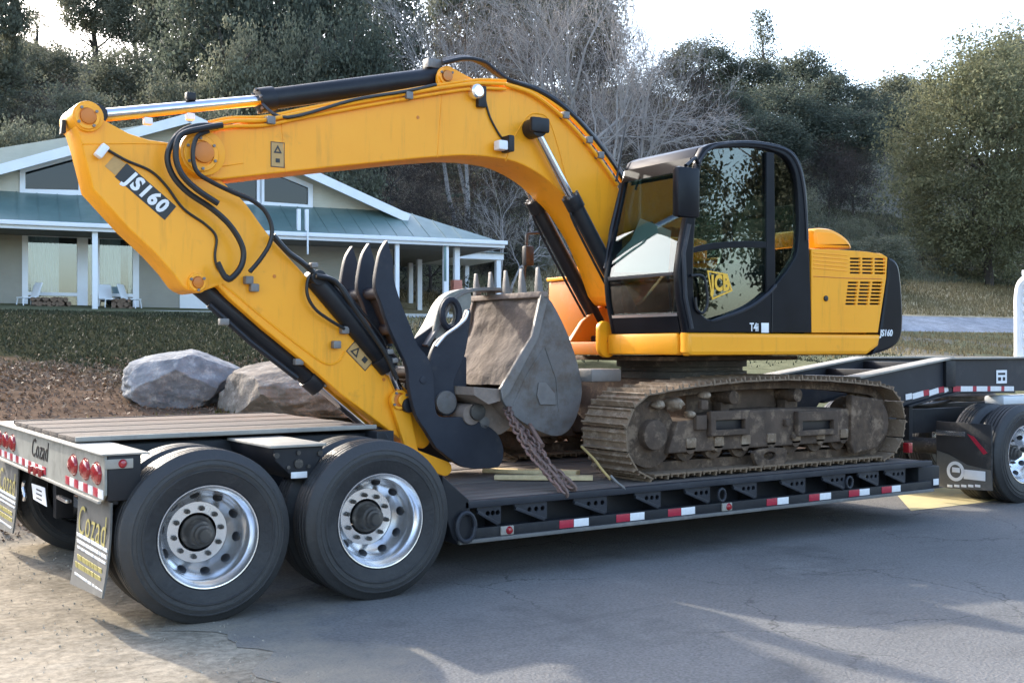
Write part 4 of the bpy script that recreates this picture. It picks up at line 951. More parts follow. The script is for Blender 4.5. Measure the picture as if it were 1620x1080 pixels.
for ua, ub, v, vb in ((1460, 1469, 622, 620), (1507, 1519, 615, 615), (1538, 1544, 615, 615), (1561, 1566, 615, 615), (1583, 1588, 615, 615), (1484, 1493, 617, 615)):
    a, b = at(ua, v, GN), at(ub, vb, GN); d = b - a
    MB().box(0, d.length, -.008, -.004, -.03, .03, Matrix.Translation(a) @ Matrix.Rotation(-math.atan2(d.z, d.x), 4, 'Y')).build('reflective_tape', 'tape_red', gb)
p = at(1584, 595, GN)                   # pale emblem on the gooseneck side
plate('emblem', 'decal_white', gb, rect(p.x - .10, p.x + .10, p.z - .08, p.z + .07), GN - .006, GN - .003, [rect(p.x - .07, p.x - .01, p.z - .05, p.z - .01), rect(p.x + .02, p.x + .07, p.z - .05, p.z - .01), rect(p.x - .07, p.x + .07, p.z + .015, p.z + .04)], bev=.0005)
for k, (u, v) in enumerate(((1452, 640), (1470, 655), (1445, 662))): p = at(u, v, 7.9); MB().tube(cr([p + Vector((-.4, 0, .05)), p, p + Vector((.5, .1, .0)), p + Vector((1.2, .2, .06))], 5, False), .02, 7).build('air_hose', 'hose', tl)
p = at(1433, 700, 7.0); bx('front_lamp', 'lamp_red', tl, p.x + .02, p.x + .08, 6.98, 7.05, p.z - .10, p.z + .0, .01)

# ------------------------------------------------------------------ tractor unit at the right edge
KN = 7.0; KF = 9.5
trk = thing('semi_truck', 'rear of the tractor unit with dual tyres, black mud flap and white headache rack', 'truck', (12.5, (KN + KF) / 2, 0))
KX = XU(1624, KN)
for X in (KX, KX + 1.33):
    wheel(trk, X, KN, outer=True, rot=.4); wheel(trk, X, KN + .335, outer=False)
    wheel(trk, X, KF, outer=True, flip=True); wheel(trk, X, KF - .335, outer=False, flip=True)
    MB().cyl((X, KN + .2, WR), (X, KF - .2, WR), .09).build('axle', 'hub_dark', trk)
for y in (7.85, 8.55): bx('chassis_rail', 'trailer_black', trk, KX - .95, 17.0, y, y + .09, .72, .98)
bx('rear_cross_member', 'trailer_black', trk, KX - .96, KX - .90, 7.75, 8.75, .66, 1.02)
MB().lathe([(0, .06), (.42, .05), (.46, .02), (.46, -.03), (.3, -.05)], 32, 'Z', (KX + .55, (KN + KF) / 2, 1.08)).build('fifth_wheel', 'hub_dark', trk)
for y0 in (KN + .0, KF - .68):
    f = bx('mud_flap', 'flap_black', trk, KX - .62, KX - .605, y0, y0 + .66, .20, .86, .003)
    if y0 < 8:
        def fl(u, v): return atx(u, v, KX - .625)
        a, b = fl(1482, 684), fl(1527, 686); bx('flap_bar', 'aluminium', f, KX - .635, KX - .622, b.y, a.y, b.z - .03, b.z + .02, .002)
        q = [fl(u, v) for u, v in ((1530, 686), (1540, 690), (1562, 716), (1556, 719))]; xplate('flap_stripe', 'tape_red', f, [(t.y, t.z) for t in q], KX - .626, KX - .622, bev=.0005)
        q = [fl(u, v) for u, v in ((1482, 712), (1500, 718), (1530, 735), (1568, 744), (1570, 776), (1500, 772), (1482, 768))]
        xplate('dust_patch', 'flap', f, [(t.y, t.z) for t in q], KX - .6245, KX - .6215, bev=.0005)
        c = fl(1512, 745); MB().lathe([(.07, 0), (.105, 0), (.105, .004), (.07, .004), (.07, 0)], 28, 'X', (KX - .631, c.y, c.z)).build('emblem_ring', 'decal_white', f)
        bx('emblem_bar', 'decal_white', f, KX - .631, KX - .6265, c.y - .05, c.y + .04, c.z - .012, c.z + .04, .0005)
        a = fl(1525, 748); b = fl(1559, 748); bx('emblem_panel', 'decal_white', f, KX - .631, KX - .6265, b.y, a.y, a.z - .06, a.z + .04, .0005)
        for k in range(5):
            t = fl(1503 + 11 * k, 768); bx('flap_letter', 'decal_white', f, KX - .631, KX - .6265, t.y - .03, t.y + .03, t.z - .014, t.z + .012, .0005)
p = at(1596, 632, 7.6); bx('fender_light_bar', 'white_paint', trk, p.x - .25, p.x + .5, 7.5, 7.75, p.z - .05, p.z + .05, .03)
# headache rack: bent white tube frame with slats
HX = 14.6
def hr(y, z): return Vector((HX, y, z))
ya, yb = atx(1612, 500, HX).y, 7.2; zt = atx(1612, 440, HX).z; zb_ = atx(1612, 562, HX).z
fr_ = MB().tube(cr([hr(ya, zb_ - .1), hr(ya, zb_ + .4), hr(ya, zt - .25), hr(ya - .06, zt - .06), hr(ya - .25, zt), hr(8.3, zt), hr(yb + .25, zt), hr(yb + .06, zt - .06), hr(yb, zt - .25), hr(yb, zb_ - .1)], 6, False), .065, 10).build('headache_rack', 'white_paint', trk)
for i in range(9):
    z = zb_ + .1 + i * .125
    MB().box(HX - .02, HX + .02, yb + .05, ya - .05, z, z + .075, None).build('rack_slat', 'white_paint', fr_, bevel=.01)
bx('rack_base', 'white_paint', trk, HX - .12, HX + .12, yb - .1, ya + .1, zb_ - .2, zb_ - .05, .02)
bx('deck_plate', 'aluminium', trk, 12.9, HX + .3, 7.7, 8.8, .985, 1.0, .003)
bx('rack_support', 'trailer_black', trk, HX - .1, HX + .1, 7.86, 8.63, .98, zb_ - .19)
# ------------------------------------------------------------------ excavator
EC = 8.2; ZT = ZW + .004                # machine centre line; top of deck
ex = thing('excavator', 'yellow tracked excavator with black cab, folded boom and dirty bucket on the trailer', 'excavator', (7.4, EC, ZT))
BC = 8.30; BN, BF = 8.08, 8.52          # boom
def Y3(pts, Y): return [at(u, v, Y) for u, v in pts]
def pin(name, m, parent, u, v, Yref, Y0, Y1, r, n=24, bev=.006):
    p = at(u, v, Yref); return MB().cyl((p.x, Y0, p.z), (p.x, Y1, p.z), r, r, n).build(name, m, parent, bevel=bev)
# ---- boom
boom_o = cr([(291, 240), (290, 222), (300, 209), (322, 204)], 4, False) + [(345, 201), (420, 187), (480, 174), (560, 160), (640, 146), (690, 139)] + \
    cr([(740, 131), (775, 131), (815, 139), (855, 156), (890, 183), (925, 220), (955, 256), (976, 290), (994, 340), (1008, 400), (1014, 450), (1008, 475), (990, 482), (976, 466)], 4, False) + \
    cr([(962, 425), (940, 375), (915, 335), (893, 310), (860, 280), (817, 257), (770, 248), (727, 246)], 4, False) + [(670, 250), (540, 263), (430, 275), (350, 284), (318, 281), (300, 268)]
boom = plate('boom', 'yellow', ex, P(boom_o, BN), BN, BF, bev=.012)
# weld seams on the boom side
for a, b in (((445, 190), (452, 272)), ((700, 140), (692, 249))):
    MB().tube(Y3([a, b], BN - .001), .004, 5).build('weld_seam', 'yellow', boom)
MB().tube(cr(Y3([(800, 255), (815, 215), (835, 185), (850, 180), (868, 190), (885, 240), (900, 300)], BN - .001), 5, False), .006, 5).build('weld_seam', 'yellow', boom)
MB().tube(Y3([(320, 268), (385, 258)], BN - .001), .005, 5).build('weld_seam', 'yellow', boom)
# boom nose
bn = pin('boom_nose_boss', 'yellow', boom, 318, 243, BN, BN - .05, BF + .05, .165, 32)
pin('nose_pin', 'orange', bn, 318, 243, BN, BN - .075, BN - .04, .075)
# lug for the arm cylinder on top of the boom
lug = P(cr([(693, 140), (691, 122), (697, 108), (708, 105), (720, 111)], 4, False) + [(757, 131), (740, 145), (700, 150)], BC - .12)
for dy in (-.135, .10): plate('cylinder_lug', 'yellow', boom, lug, BC + dy, BC + dy + .04, bev=.006)
pin('lug_pin', 'orange', boom, 706, 121, BC - .13, BC - .165, BC + .165, .045)
# steel pipes along the boom
def pipe(name, m, pts, Y, r, parent, n=8, k=6): return MB().tube(cr(Y3(pts, Y), k, False), r, n).build(name, m, parent)
for dy, dv, r in ((-.03, 0, .016), (-.03, 8, .013), (.03, -5, .015)):
    pipe('boom_pipe', 'yellow', [(330, 199 + dv), (365, 192 + dv), (420, 190 + dv), (480, 178 + dv), (560, 163 + dv), (640, 149 + dv), (700, 139 + dv), (755, 132 + dv), (800, 133 + dv)], BN + dy, r, boom)
for dy, du, r in ((-.03, -8, .018), (.05, 3, .018), (.13, 8, .02), (.22, 12, .02)):
    pipe('boom_pipe', 'steel_worn' if du > 5 else 'yellow', [(800 + du * .2, 133 + abs(du) * .1), (845 + du * .5, 148), (890 + du, 178), (925 + du, 213), (955 + du, 250), (985 + du, 293)], BN + dy, r, boom)
for u, v in ((427, 191), (645, 152), (893, 183), (930, 222), (948, 246)):
    p = at(u, v, BN - .03); bx('pipe_clamp', 'steel_worn', boom, p.x - .03, p.x + .03, BN - .07, BN + .05, p.z - .03, p.z + .03, .006)
# hoses over the boom top
for k in range(3):
    pipe('boom_hose', 'hose', [(700, 100 - k * 2), (735, 93 - k), (765, 98 + k * 2), (785, 113 + 2 * k), (806, 127), (850, 143 - k), (890, 168 - k), (928, 206 - k), (960, 246), (985, 284)], BN + .04 + .09 * k, .02, boom)
MB().tube(cr([at(415, 205 - 40, BC - .1), at(455, 186, BN - .05), at(560, 158, BN - .05), at(640, 145, BN - .05), at(690, 134, BN - .02)], 5, False), .013, 7).build('boom_hose', 'hose', boom)
# work lamp and the lower light on the boom side
p = at(755, 145, BN - .06); MB().lathe([(0, -.03), (.045, -.03), (.06, -.015), (.065, .02), (.05, .07), (0, .08)], 20, 'Y', p).build('work_lamp', 'aluminium', boom)
bx('lamp_bracket', 'black_paint', boom, p.x + .02, p.x + .10, BN - .05, BN - .002, p.z - .12, p.z + .06, .01)
p = at(797, 230, BN - .05); bx('work_lamp', 'decal_white', boom, p.x - .09, p.x - .0, BN - .12, BN - .03, p.z - .05, p.z + .03, .012); bx('lamp_housing', 'black_paint', boom, p.x + .002, p.x + .06, BN - .13, BN - .002, p.z - .06, p.z + .08, .015)
pipe('lamp_cable', 'hose', [(768, 160), (775, 185), (788, 210), (797, 222)], BN - .012, .009, boom)
# warning label outlines on the boom
def warn(parent, u, v, Y, w_, h_, ang, m='decal_tan'):
    p = at(u, v, Y); M = Matrix.Translation((p.x, Y, p.z)) @ Matrix.Rotation(-ang, 4, 'Y')
    fr = plate('warning_label', m, parent, rect(-w_, w_, -h_, h_), -.003, -.001, bev=.0003, M=M)
    plate('label_border', 'decal_black', fr, rect(-w_, w_, -h_, h_), -.0045, -.0032, [rect(-w_ + .006, w_ - .006, -h_ + .006, h_ - .006)], bev=.0002, M=M)
    tri = [(-w_ * .6, h_ * .12), (w_ * .6, h_ * .12), (0, h_ * .78)] if h_ > w_ else [(-w_ * .78, -h_ * .6), (-w_ * .1, -h_ * .6), (-w_ * .44, h_ * .65)]
    plate('warning_triangle', 'decal_black', fr, tri, -.0062, -.0047, [inset(tri, .011)], bev=.0002, M=M)
    bx_ = rect(-w_ * .3, w_ * .3, -h_ * .62, -h_ * .3) if h_ > w_ else rect(w_ * .25, w_ * .62, -h_ * .35, h_ * .35)
    plate('label_pictogram', 'decal_black', fr, bx_, -.0062, -.0047, bev=.0002, M=M)
warn(boom, 439, 245, BN, .055, .095, 0)
# grease spots
for u, v in ((336, 251), (661, 186)): p = at(u, v, BN); MB().cyl((p.x, BN - .004, p.z), (p.x, BN + .01, p.z), .014).build('grease_cap', 'orange', boom)
# ---- arm
AN, AF = 8.13, 8.47
arm_o = cr([(119, 197), (119, 182), (126, 171), (138, 167), (150, 171), (158, 181)], 4, False) + [(166, 191), (204, 211), (235, 221), (275, 227), (300, 235)] + \
    cr([(330, 262), (355, 290), (387, 320), (412, 354), (430, 378)], 4, False) + [(470, 421), (514, 470), (543, 508), (601, 570), (634, 607)] + \
    cr([(650, 622), (664, 652), (677, 684), (680, 700), (670, 709), (656, 706)], 4, False) + [(638, 698), (604, 672), (590, 661), (540, 624), (480, 571), (415, 518), (362, 471)] + \
    cr([(345, 452), (334, 456), (318, 461), (300, 460), (288, 452)], 3, False) + [(272, 430), (245, 400), (205, 363), (147, 299), (129, 228)]
arm = plate('arm', 'yellow', ex, P(arm_o, AN), AN, AF, bev=.010)
plate('arm_slot', 'decal_black', arm, P([(104, 206), (112, 205), (112, 184), (106, 184)], AN), 8.27, 8.33, bev=.002)
pin('arm_top_boss', 'yellow', arm, 138, 185, AN, AN - .03, AF + .03, .105); pin('arm_top_pin', 'orange', arm, 138, 185, AN, AN - .045, AN - .02, .055)
pin('cylinder_boss', 'yellow', arm, 312, 447, AN, AN - .02, AF + .02, .075); pin('cylinder_pin', 'orange', arm, 312, 447, AN, AN - .035, AN - .01, .042)
pin('link_boss', 'orange', arm, 632, 632, AN, AN - .06, AF + .06, .082); pin('link_pin', 'yellow', arm, 632, 632, AN, AN - .08, AN - .05, .05)
MB().tube(Y3([(129, 228), (215, 227), (262, 228)], AN - .001), .005, 5).build('weld_seam', 'yellow', arm)
MB().tube(cr(Y3([(262, 228), (285, 270), (310, 300), (350, 340), (385, 395), (365, 440)], AN - .001), 5, False), .006, 5).build('weld_seam', 'yellow', arm)
# raised lower flange strip, lamp, cable, decal
strip = P([(352, 458), (362, 452), (520, 573), (546, 570), (552, 580), (540, 600), (600, 650), (598, 664)], AN - .02)
MB().tube(cr(Y3([(352, 449), (420, 505), (480, 552), (515, 575), (535, 572), (545, 556)], AN - .002), 4, False), .008, 6).build('weld_seam', 'yellow', arm)
p = at(161, 239, AN - .05); M = Matrix.Translation((p.x, AN - .05, p.z)) @ Matrix.Rotation(R(-55), 4, 'Y')
MB().box(-.05, .05, -.03, .045, -.028, .028).build('work_lamp', 'decal_white', arm, M, bevel=.012)
pipe('lamp_cable', 'hose', [(168, 236), (200, 254), (237, 270), (262, 293), (290, 330), (325, 355), (342, 375), (340, 405), (345, 425), (362, 438)], AN - .012, .010, arm)
# JS160 decal
d0, d1 = at(199, 276, AN), at(261, 330, AN); ang = math.atan2(d1.z - d0.z, d1.x - d0.x); cpt = (d0 + d1) / 2; Ld = (d1 - d0).length
M = Matrix.Translation((cpt.x, AN, cpt.z)) @ Matrix.Rotation(-ang, 4, 'Y')
dk = plate('model_decal', 'decal_black', arm, rect(-Ld / 2 - .045, Ld / 2 + .05, -.066, .066), -.003, -.001, bev=.0003, M=M)
add('model_lettering', text_mesh('JS160', .137, .0015, .1, .006, 1.16), 'decal_white', dk, M @ Matrix.Translation((.012, -.0055, -.003)) @ RX @ Matrix.Diagonal((.95, 1.05, 1, 1)))
plate('decal_tab', 'decal_tan', dk, rect(-Ld / 2 - .14, -Ld / 2 - .047, -.055, .055), -.003, -.001, bev=.0003, M=M)
warn(arm, 570, 562, AN, .115, .062, math.atan2(-1, 1.05))
# hoses on the arm
HS = [[(345, 200), (318, 199), (290, 207), (272, 226), (265, 252), (275, 280), (298, 305), (335, 330), (365, 358), (384, 392), (382, 420), (366, 440), (356, 438), (344, 415)],
      [(330, 207), (311, 218), (305, 245), (312, 272), (335, 288), (368, 304), (400, 318), (420, 335), (430, 360), (427, 385), (412, 410), (395, 430)],
      [(352, 198), (322, 203), (286, 214), (278, 246), (288, 276), (312, 300), (345, 322)]]
for i, h in enumerate(HS): pipe('arm_hose', 'hose', h, BN - .09 - .025 * i, .022 if i != 1 else .017, arm)
pipe('arm_hose', 'hose', [(500, 428), (488, 440), (486, 465), (498, 488), (520, 505), (545, 520)], AN - .06, .013, arm)
for u, v in ((393, 443), (402, 455), (545, 522), (532, 545)): p = at(u, v, AN - .04); bx('hose_fitting', 'steel_worn', arm, p.x - .03, p.x + .035, AN - .06, AN - .002, p.z - .03, p.z + .03, .01)
for u, v in ((434, 437), (607, 600)): p = at(u, v, AN); MB().cyl((p.x, AN - .004, p.z), (p.x, AN + .01, p.z), .014).build('grease_cap', 'orange', arm)
def collar(u, v, Y, r, parent, nb=4):
    p = at(u, v, Y); c_ = MB().lathe([(r * .72, -.012), (r * .95, -.012), (r, -.006), (r, .004), (r * .72, .004), (r * .72, -.012)], 28, 'Y', (p.x, Y, p.z)).build('pin_collar', 'yellow', parent)
    for k in range(nb): a = k * 2 * math.pi / nb + .6; MB().cyl((p.x + r * .84 * math.cos(a), Y - .026, p.z + r * .84 * math.sin(a)), (p.x + r * .84 * math.cos(a), Y - .010, p.z + r * .84 * math.sin(a)), .011, .011, 6).build('bolt', 'steel_worn', c_)
collar(138, 185, AN - .034, .085, arm); collar(318, 243, BN - .054, .13, boom, 6); collar(312, 447, AN - .024, .064, arm, 3); collar(632, 632, AN - .064, .078, arm); collar(706, 121, BC - .139, .07, boom, 3)
# ---- cylinders
def cylinder(name, u0, v0, um, vm, u1, v1, Y, rb, rr, eye, parent=ex):
    """barrel from (u0,v0) to (um,vm), rod on to (u1,v1)"""
    a, m, b = at(u0, v0, Y), at(um, vm, Y), at(u1, v1, Y); d = (m - a).normalized()
    c_ = MB().cyl(a, m, rb, rb, 24).cyl(m - d * .09, m + d * .035, rb * 1.18, rb * 1.18, 24).build(name, 'black_paint', parent, bevel=.004)
    MB().cyl(m, b, rr, rr, 20).build('rod', 'chrome', c_)
    for q, r_, m_ in ((a, eye, 'black_paint'), (b, eye, 'black_paint')): MB().cyl((q.x, Y - rb * 1.05, q.z), (q.x, Y + rb * 1.05, q.z), r_, r_, 20).build('end_eye', m_, c_, bevel=.006)
    # gland bolts and feed pipe
    ax = d.orthogonal().normalized()
    for k in range(6):
        o = Matrix.Rotation(k * math.pi / 3, 3, d) @ ax * rb * 1.05
        MB().cyl(m + o + d * .03, m + o + d * .05, .012, .012, 6).build('gland_bolt', 'steel_worn', c_)
    side = Vector((0, -1, 0)); nrm = d.cross(Vector((0, 1, 0)))
    MB().tube(cr([a + d * .15 + nrm * rb * .7, a + d * .2 + nrm * (rb + .03), m - d * .2 + nrm * (rb + .03), m - d * .1 + nrm * rb * .8], 5, False), .012, 7).build('feed_pipe', 'black_paint', c_)
    return c_
ac = cylinder('arm_cylinder', 700, 121, 415, 159, 150, 183, BC, .082, .043, .07)
pipe('rod_guard_pipe', 'yellow', [(165, 190), (260, 180), (340, 171), (412, 162)], BC - .04, .014, ac)
for u, v in ((233, 187), (300, 180)): p = at(u, v, BC - .05); bx('pipe_clamp', 'decal_white', ac, p.x - .03, p.x + .03, BC - .09, BC - .03, p.z - .05, p.z + .0, .01)
p = at(298, 153, BC); bx('rod_sensor', 'black_paint', ac, p.x - .02, p.x + .05, BC - .03, BC + .03, p.z - .03, p.z + .03, .01)
p = at(683, 100, BC); bx('port_block', 'steel_worn', ac, p.x - .06, p.x + .08, BC - .05, BC + .05, p.z - .05, p.z + .03, .012)
cylinder('boom_cylinder', 1017, 530, 905, 316, 846, 203, 8.0, .068, .036, .085)
cylinder('boom_cylinder', 1017 - 58, 534, 846, 322, 790, 210, 8.60, .068, .036, .085)
p = at(845, 201, 8.0); MB().cyl((p.x, 7.92, p.z), (p.x, 8.68, p.z), .062, .062, 20).build('boom_pin', 'black_paint', boom, bevel=.01)
q = at(860, 197, 7.99); bx('pin_retainer', 'black_paint', boom, p.x - .09, p.x + .1, 7.90, 7.95, p.z - .06, p.z + .07, .03)
cylinder('bucket_cylinder', 312, 449, 500, 606, 592, 686, 8.28, .078, .036, .06)
MB().tube(Y3([(330, 482), (395, 540), (470, 598)], 8.2), .022, 8).build('bucket_cylinder_pipe', 'black_paint', ex)
for u, v in ((352, 509), (470, 572)): p = at(u, v, 8.18); bx('port_block', 'steel_worn', ex, p.x - .03, p.x + .04, 8.14, 8.2, p.z - .025, p.z + .025, .01)
# ---- links between arm, cylinder and coupler
def bar(name, m, parent, pts, Y0, Y1, r0, r1):
    a, b = [Vector(xz(u, v, Y0)) for u, v in pts]; d = (b - a).normalized(); n_ = Vector((-d.y, d.x)); o = []
    for i in range(9): t = math.pi * (i / 8) + math.pi / 2; o.append(tuple(a + (d * math.cos(t) + n_ * math.sin(t)) * r0))
    for i in range(9): t = math.pi * (i / 8) - math.pi / 2; o.append(tuple(b + (d * math.cos(t) + n_ * math.sin(t)) * r1))
    return plate(name, m, parent, o, Y0, Y1, bev=.006)
bar('tipping_lever', 'yellow', ex, [(632, 633), (655, 722)], AN - .055, AN - .005, .075, .05)
bar('tipping_lever', 'yellow', ex, [(576 + 8, 640), (615, 712)], AF + .005, AF + .055, .06, .05)
bar('tipping_link', 'yellow', ex, [(655, 722), (705, 741)], AN - .10, AN - .058, .06, .06)
bar('tipping_link', 'yellow', ex, [(655 - 52, 718), (705 - 52, 737)], AF + .058, AF + .10, .06, .06)
pin('link_rod', 'orange', ex, 655, 722, AN - .06, AN - .12, AF + .12, .035)
# ---- hydraulic thumb
th_o = cr([(613, 380), (603, 397), (597, 423), (594, 454), (603, 479), (614, 512), (630, 548), (645, 581), (648, 612), (658, 655), (675, 683), (690, 708)], 3, False) + \
    cr([(715, 728), (735, 739), (765, 741), (790, 737), (797, 715), (790, 690), (770, 672), (735, 660), (705, 660), (692, 655), (688, 635), (687, 603), (684, 585), (677, 565), (661, 545), (648, 512), (634, 477), (624, 443), (623, 414)], 3, False)
th = plate('thumb', 'thumb_steel', ex, P(th_o, 7.95), 7.95, 8.01, bev=.006)
th2 = P(th_o, 7.95)
plate('thumb_plate', 'thumb_steel', th, th2, 8.57, 8.63, bev=.006)
tine = P(cr([(613, 380), (603, 397), (597, 423), (594, 454), (603, 479), (614, 512), (630, 548)], 3, False) + cr([(650, 548), (648, 512), (634, 477), (624, 443), (623, 414)], 3, False), 7.95)
for y in (8.26,): plate('thumb_tine', 'thumb_steel', th, tine, y, y + .06, bev=.006)
for u, v, r in ((600, 462, .05), (625, 520, .05), (655, 590, .05)): p = at(u, v, 7.95); MB().cyl((p.x + .06, 8.012, p.z), (p.x + .06, 8.568, p.z), r, r, 16).build('thumb_spreader', 'thumb_steel', th)
q0, q1 = at(608, 470, 7.95), at(640, 545, 7.95); back = Vector((q1.x - q0.x, 0, q1.z - q0.z))
MB().box(0, back.length, 8.012, 8.568, .02, .05, Matrix.Translation((q0.x, 0, q0.z)) @ Matrix.Rotation(-math.atan2(back.z, back.x), 4, 'Y')).build('thumb_web', 'thumb_steel', th)
pin('thumb_boss', 'thumb_steel', th, 669, 601, 7.95, 7.94, 8.64, .03)
# thumb cylinder along the back of the arm, with its hose
tc_ = cylinder('thumb_cylinder', 498, 440, 612, 575, 640, 640, 8.12, .085, .04, .06)
pipe('thumb_hose', 'hose', [(432, 372), (455, 398), (478, 415), (498, 432), (515, 438), (540, 455), (556, 480)], 8.05, .022, tc_)
pipe('thumb_hose', 'hose', [(500, 436), (530, 445), (552, 475), (580, 515), (610, 560), (628, 600)], 8.00, .02, tc_)
for u, v in ((493, 420), (612, 556), (620, 570)): p = at(u, v, 8.05); bx('hose_fitting', 'steel_worn', tc_, p.x - .025, p.x + .03, 7.99, 8.05, p.z - .02, p.z + .02, .008)
# ---- pin-grabber coupler
cp_o = cr([(688, 546), (697, 535), (715, 522), (732, 508), (740, 490), (745, 498), (736, 560), (718, 605), (724, 640), (712, 657), (696, 654), (684, 632), (682, 600), (680, 570)], 3)
cp = plate('coupler', 'thumb_steel', ex, P(cp_o, 8.05), 8.05, 8.10, bev=.006)
plate('coupler_plate', 'thumb_steel', cp, P(cp_o, 8.05), 8.48, 8.53, bev=.006)
pin('coupler_boss', 'bucket_out', cp, 704, 636, 8.05, 8.02, 8.56, .095)
pin('coupler_pin', 'hub_dark', cp, 742, 650, 8.05, 7.9, 8.7, .07)
pl2 = at(703, 560, 8.05); bx('coupler_body', 'thumb_steel', cp, pl2.x - .02, pl2.x + .25, 8.102, 8.478, pl2.z - .35, pl2.z - .02, .02)
MB().tube(cr(Y3([(690, 548), (705, 530), (722, 518), (736, 505), (741, 492)], 8.03), 4, False), .012, 8).build('coupler_edge', 'aluminium', cp)
# ---- bucket (profile in x-z, mouth towards the arm, lip and teeth up)
KN0, KF0 = 7.75, 8.85
side = cr([(857, 463), (873, 478), (896, 523), (914, 575), (921, 619), (912, 660), (896, 684), (873, 689), (836, 673), (810, 654), (795, 632), (792, 615)], 3, False) + [(820, 567), (842, 531)]
bk = plate('bucket', 'bucket_out', ex, P(side, KN0), KN0, KN0 + .035, bev=.005)
plate('bucket_side', 'bucket_in', bk, P(side, KN0), KF0 - .035, KF0, bev=.005)
curve = [Vector(q) for q in P(cr([(857, 463), (873, 478), (896, 523), (914, 575), (921, 619), (912, 660), (896, 684), (873, 689), (836, 673), (810, 654), (795, 632)], 4, False), KN0)]
def shell(pts, th, y0, y1, name, m, parent):
    n = len(pts); off = []
    for i in range(n):
        d = (pts[min(i + 1, n - 1)] - pts[max(i - 1, 0)]).normalized(); off.append(pts[i] + Vector((-d.y, d.x)) * th)
    o = [tuple(p) for p in pts] + [tuple(p) for p in off[::-1]]
    return plate(name, m, parent, o, y0, y1, bev=.003, ang=50)
shell(curve, -.028, KN0 + .036, KF0 - .036, 'bucket_shell', 'bucket_in', bk)
# side cutter, wear patch, lip
plate('side_cutter', 'steel_worn', bk, P([(857, 464), (866, 476), (852, 535), (838, 560), (806, 622), (795, 632), (792, 615), (820, 567), (842, 531)], KN0 - .02), KN0 - .022, KN0 - .001, bev=.004)
plate('wear_plate', 'steel_worn', bk, P([(853, 605), (864, 605), (878, 622), (880, 640), (855, 640), (850, 625)], KN0 - .015), KN0 - .014, KN0 - .001, bev=.004)
MB().tube(Y3([(862, 548), (880, 600), (884, 650)], KN0 - .002), .006, 5).build('weld_seam', 'bucket_out', bk)
MB().tube(Y3([(862, 548), (835, 590), (812, 640)], KN0 - .002), .006, 5).build('weld_seam', 'bucket_out', bk)
lp0 = at(857, 463, KN0)
MB().box(lp0.x - .02, lp0.x + .055, KN0 - .01, KF0 + .01, lp0.z - .035, lp0.z + .012).build('lip', 'bucket_in', bk, bevel=.008)
tooth = MB().raw([(-.035, -.05, 0), (.035, -.05, 0), (.035, .05, 0), (-.035, .05, 0), (-.028, -.04, .10), (.03, -.04, .10), (.03, .04, .10), (-.028, .04, .10), (-.005, -.032, .215), (.012, -.032, .215), (.012, .032, .215), (-.005, .032, .215)], [(0, 3, 2, 1), (8, 9, 10, 11)] + [(i, (i + 1) % 4, 4 + (i + 1) % 4, 4 + i) for i in range(4)] + [(4 + i, 4 + (i + 1) % 4, 8 + (i + 1) % 4, 8 + i) for i in range(4)]).mesh('tooth', bevel=.006)
tooth.materials.append(MAT['steel_worn'])
for k in range(5): add('tooth', tooth, None, bk, Matrix.Translation((lp0.x + .015, KN0 + .06 + k * (KF0 - KN0 - .12) / 4, lp0.z - .02)) @ Matrix.Rotation(R(-4), 4, 'Y') @ Matrix.Diagonal((.8, .62, 1.1, 1)))
# dried soil packed into the mouth, nearly level with its edges
me_ = [Vector(q) for q in P([(855, 466), (846, 500), (838, 532), (818, 568), (793, 613)], KN0)]
nr, nc = 28, 28; vs = []
for j in range(nr + 1):
    t = j / nr * (len(me_) - 1); i = min(int(t), len(me_) - 2); q = me_[i].lerp(me_[i + 1], t - i)
    for k in range(nc + 1):
        f = k / nc; y = KN0 + .036 + f * (KF0 - KN0 - .072); eb = min(1, min(f, 1 - f) * 9) * min(1, min(j / nr, 1 - j / nr) * 9)
        dp = .05 - .03 * eb + .035 * mn.noise(Vector((q.x * 3, y * 3, q.y * 3))) + .018 * mn.noise(Vector((q.x * 9, y * 9, q.y * 9)))
        vs.append((q.x + dp, y, q.y + .3 * dp))
MB().raw(vs, [(j * (nc + 1) + k, j * (nc + 1) + k + 1, (j + 1) * (nc + 1) + k + 1, (j + 1) * (nc + 1) + k) for j in range(nr) for k in range(nc)]).build('packed_soil', 'soil', bk, ang=80)
# hinge side: top plate, ears and pins
hp = P([(792, 615), (795, 634), (775, 640), (752, 625), (752, 612)], KN0)
plate('hinge_plate', 'bucket_in', bk, hp, KN0 + .02, KF0 - .02, bev=.005)
ear = P(cr([(790, 622), (812, 655), (800, 680), (770, 690), (745, 672), (740, 645), (760, 630)], 3), 8.0)
for y in (7.97, 8.56): plate('hinge_ear', 'bucket_in', bk, ear, y, y + .05, bev=.006)
pin('hinge_boss', 'bucket_in', bk, 740, 655, 8.0, 7.93, 8.66, .085); pin('hinge_pin', 'steel_worn', bk, 762, 668, 8.0, 7.95, 8.64, .05)
# sunlit curved back of the far linkage with its lifting eye
arc = [Vector(q) for q in P(cr([(655, 545), (676, 512), (692, 480), (712, 462), (745, 456), (790, 458)], 4, False), 8.62)]
shell(arc, -.03, 8.40, 8.70, 'linkage_guard', 'steel_worn', bk)
c = at(713, 497, 8.35); MB().tube([c + Vector((.085 * math.cos(a), 0, .125 * math.sin(a))) for a in [i * .35 for i in range(19)]], .028, 8).build('lifting_eye', 'thumb_steel', bk)
gp = P(cr([(692, 500), (700, 476), (715, 463), (745, 458), (742, 500), (725, 530), (700, 540), (688, 530)], 3), 8.40)
plate('linkage_cheek', 'rear_grey', bk, gp, 8.41, 8.45, [circ(xz(711, 497, 8.41), .07, 16, .8, 1.2)], bev=.004)

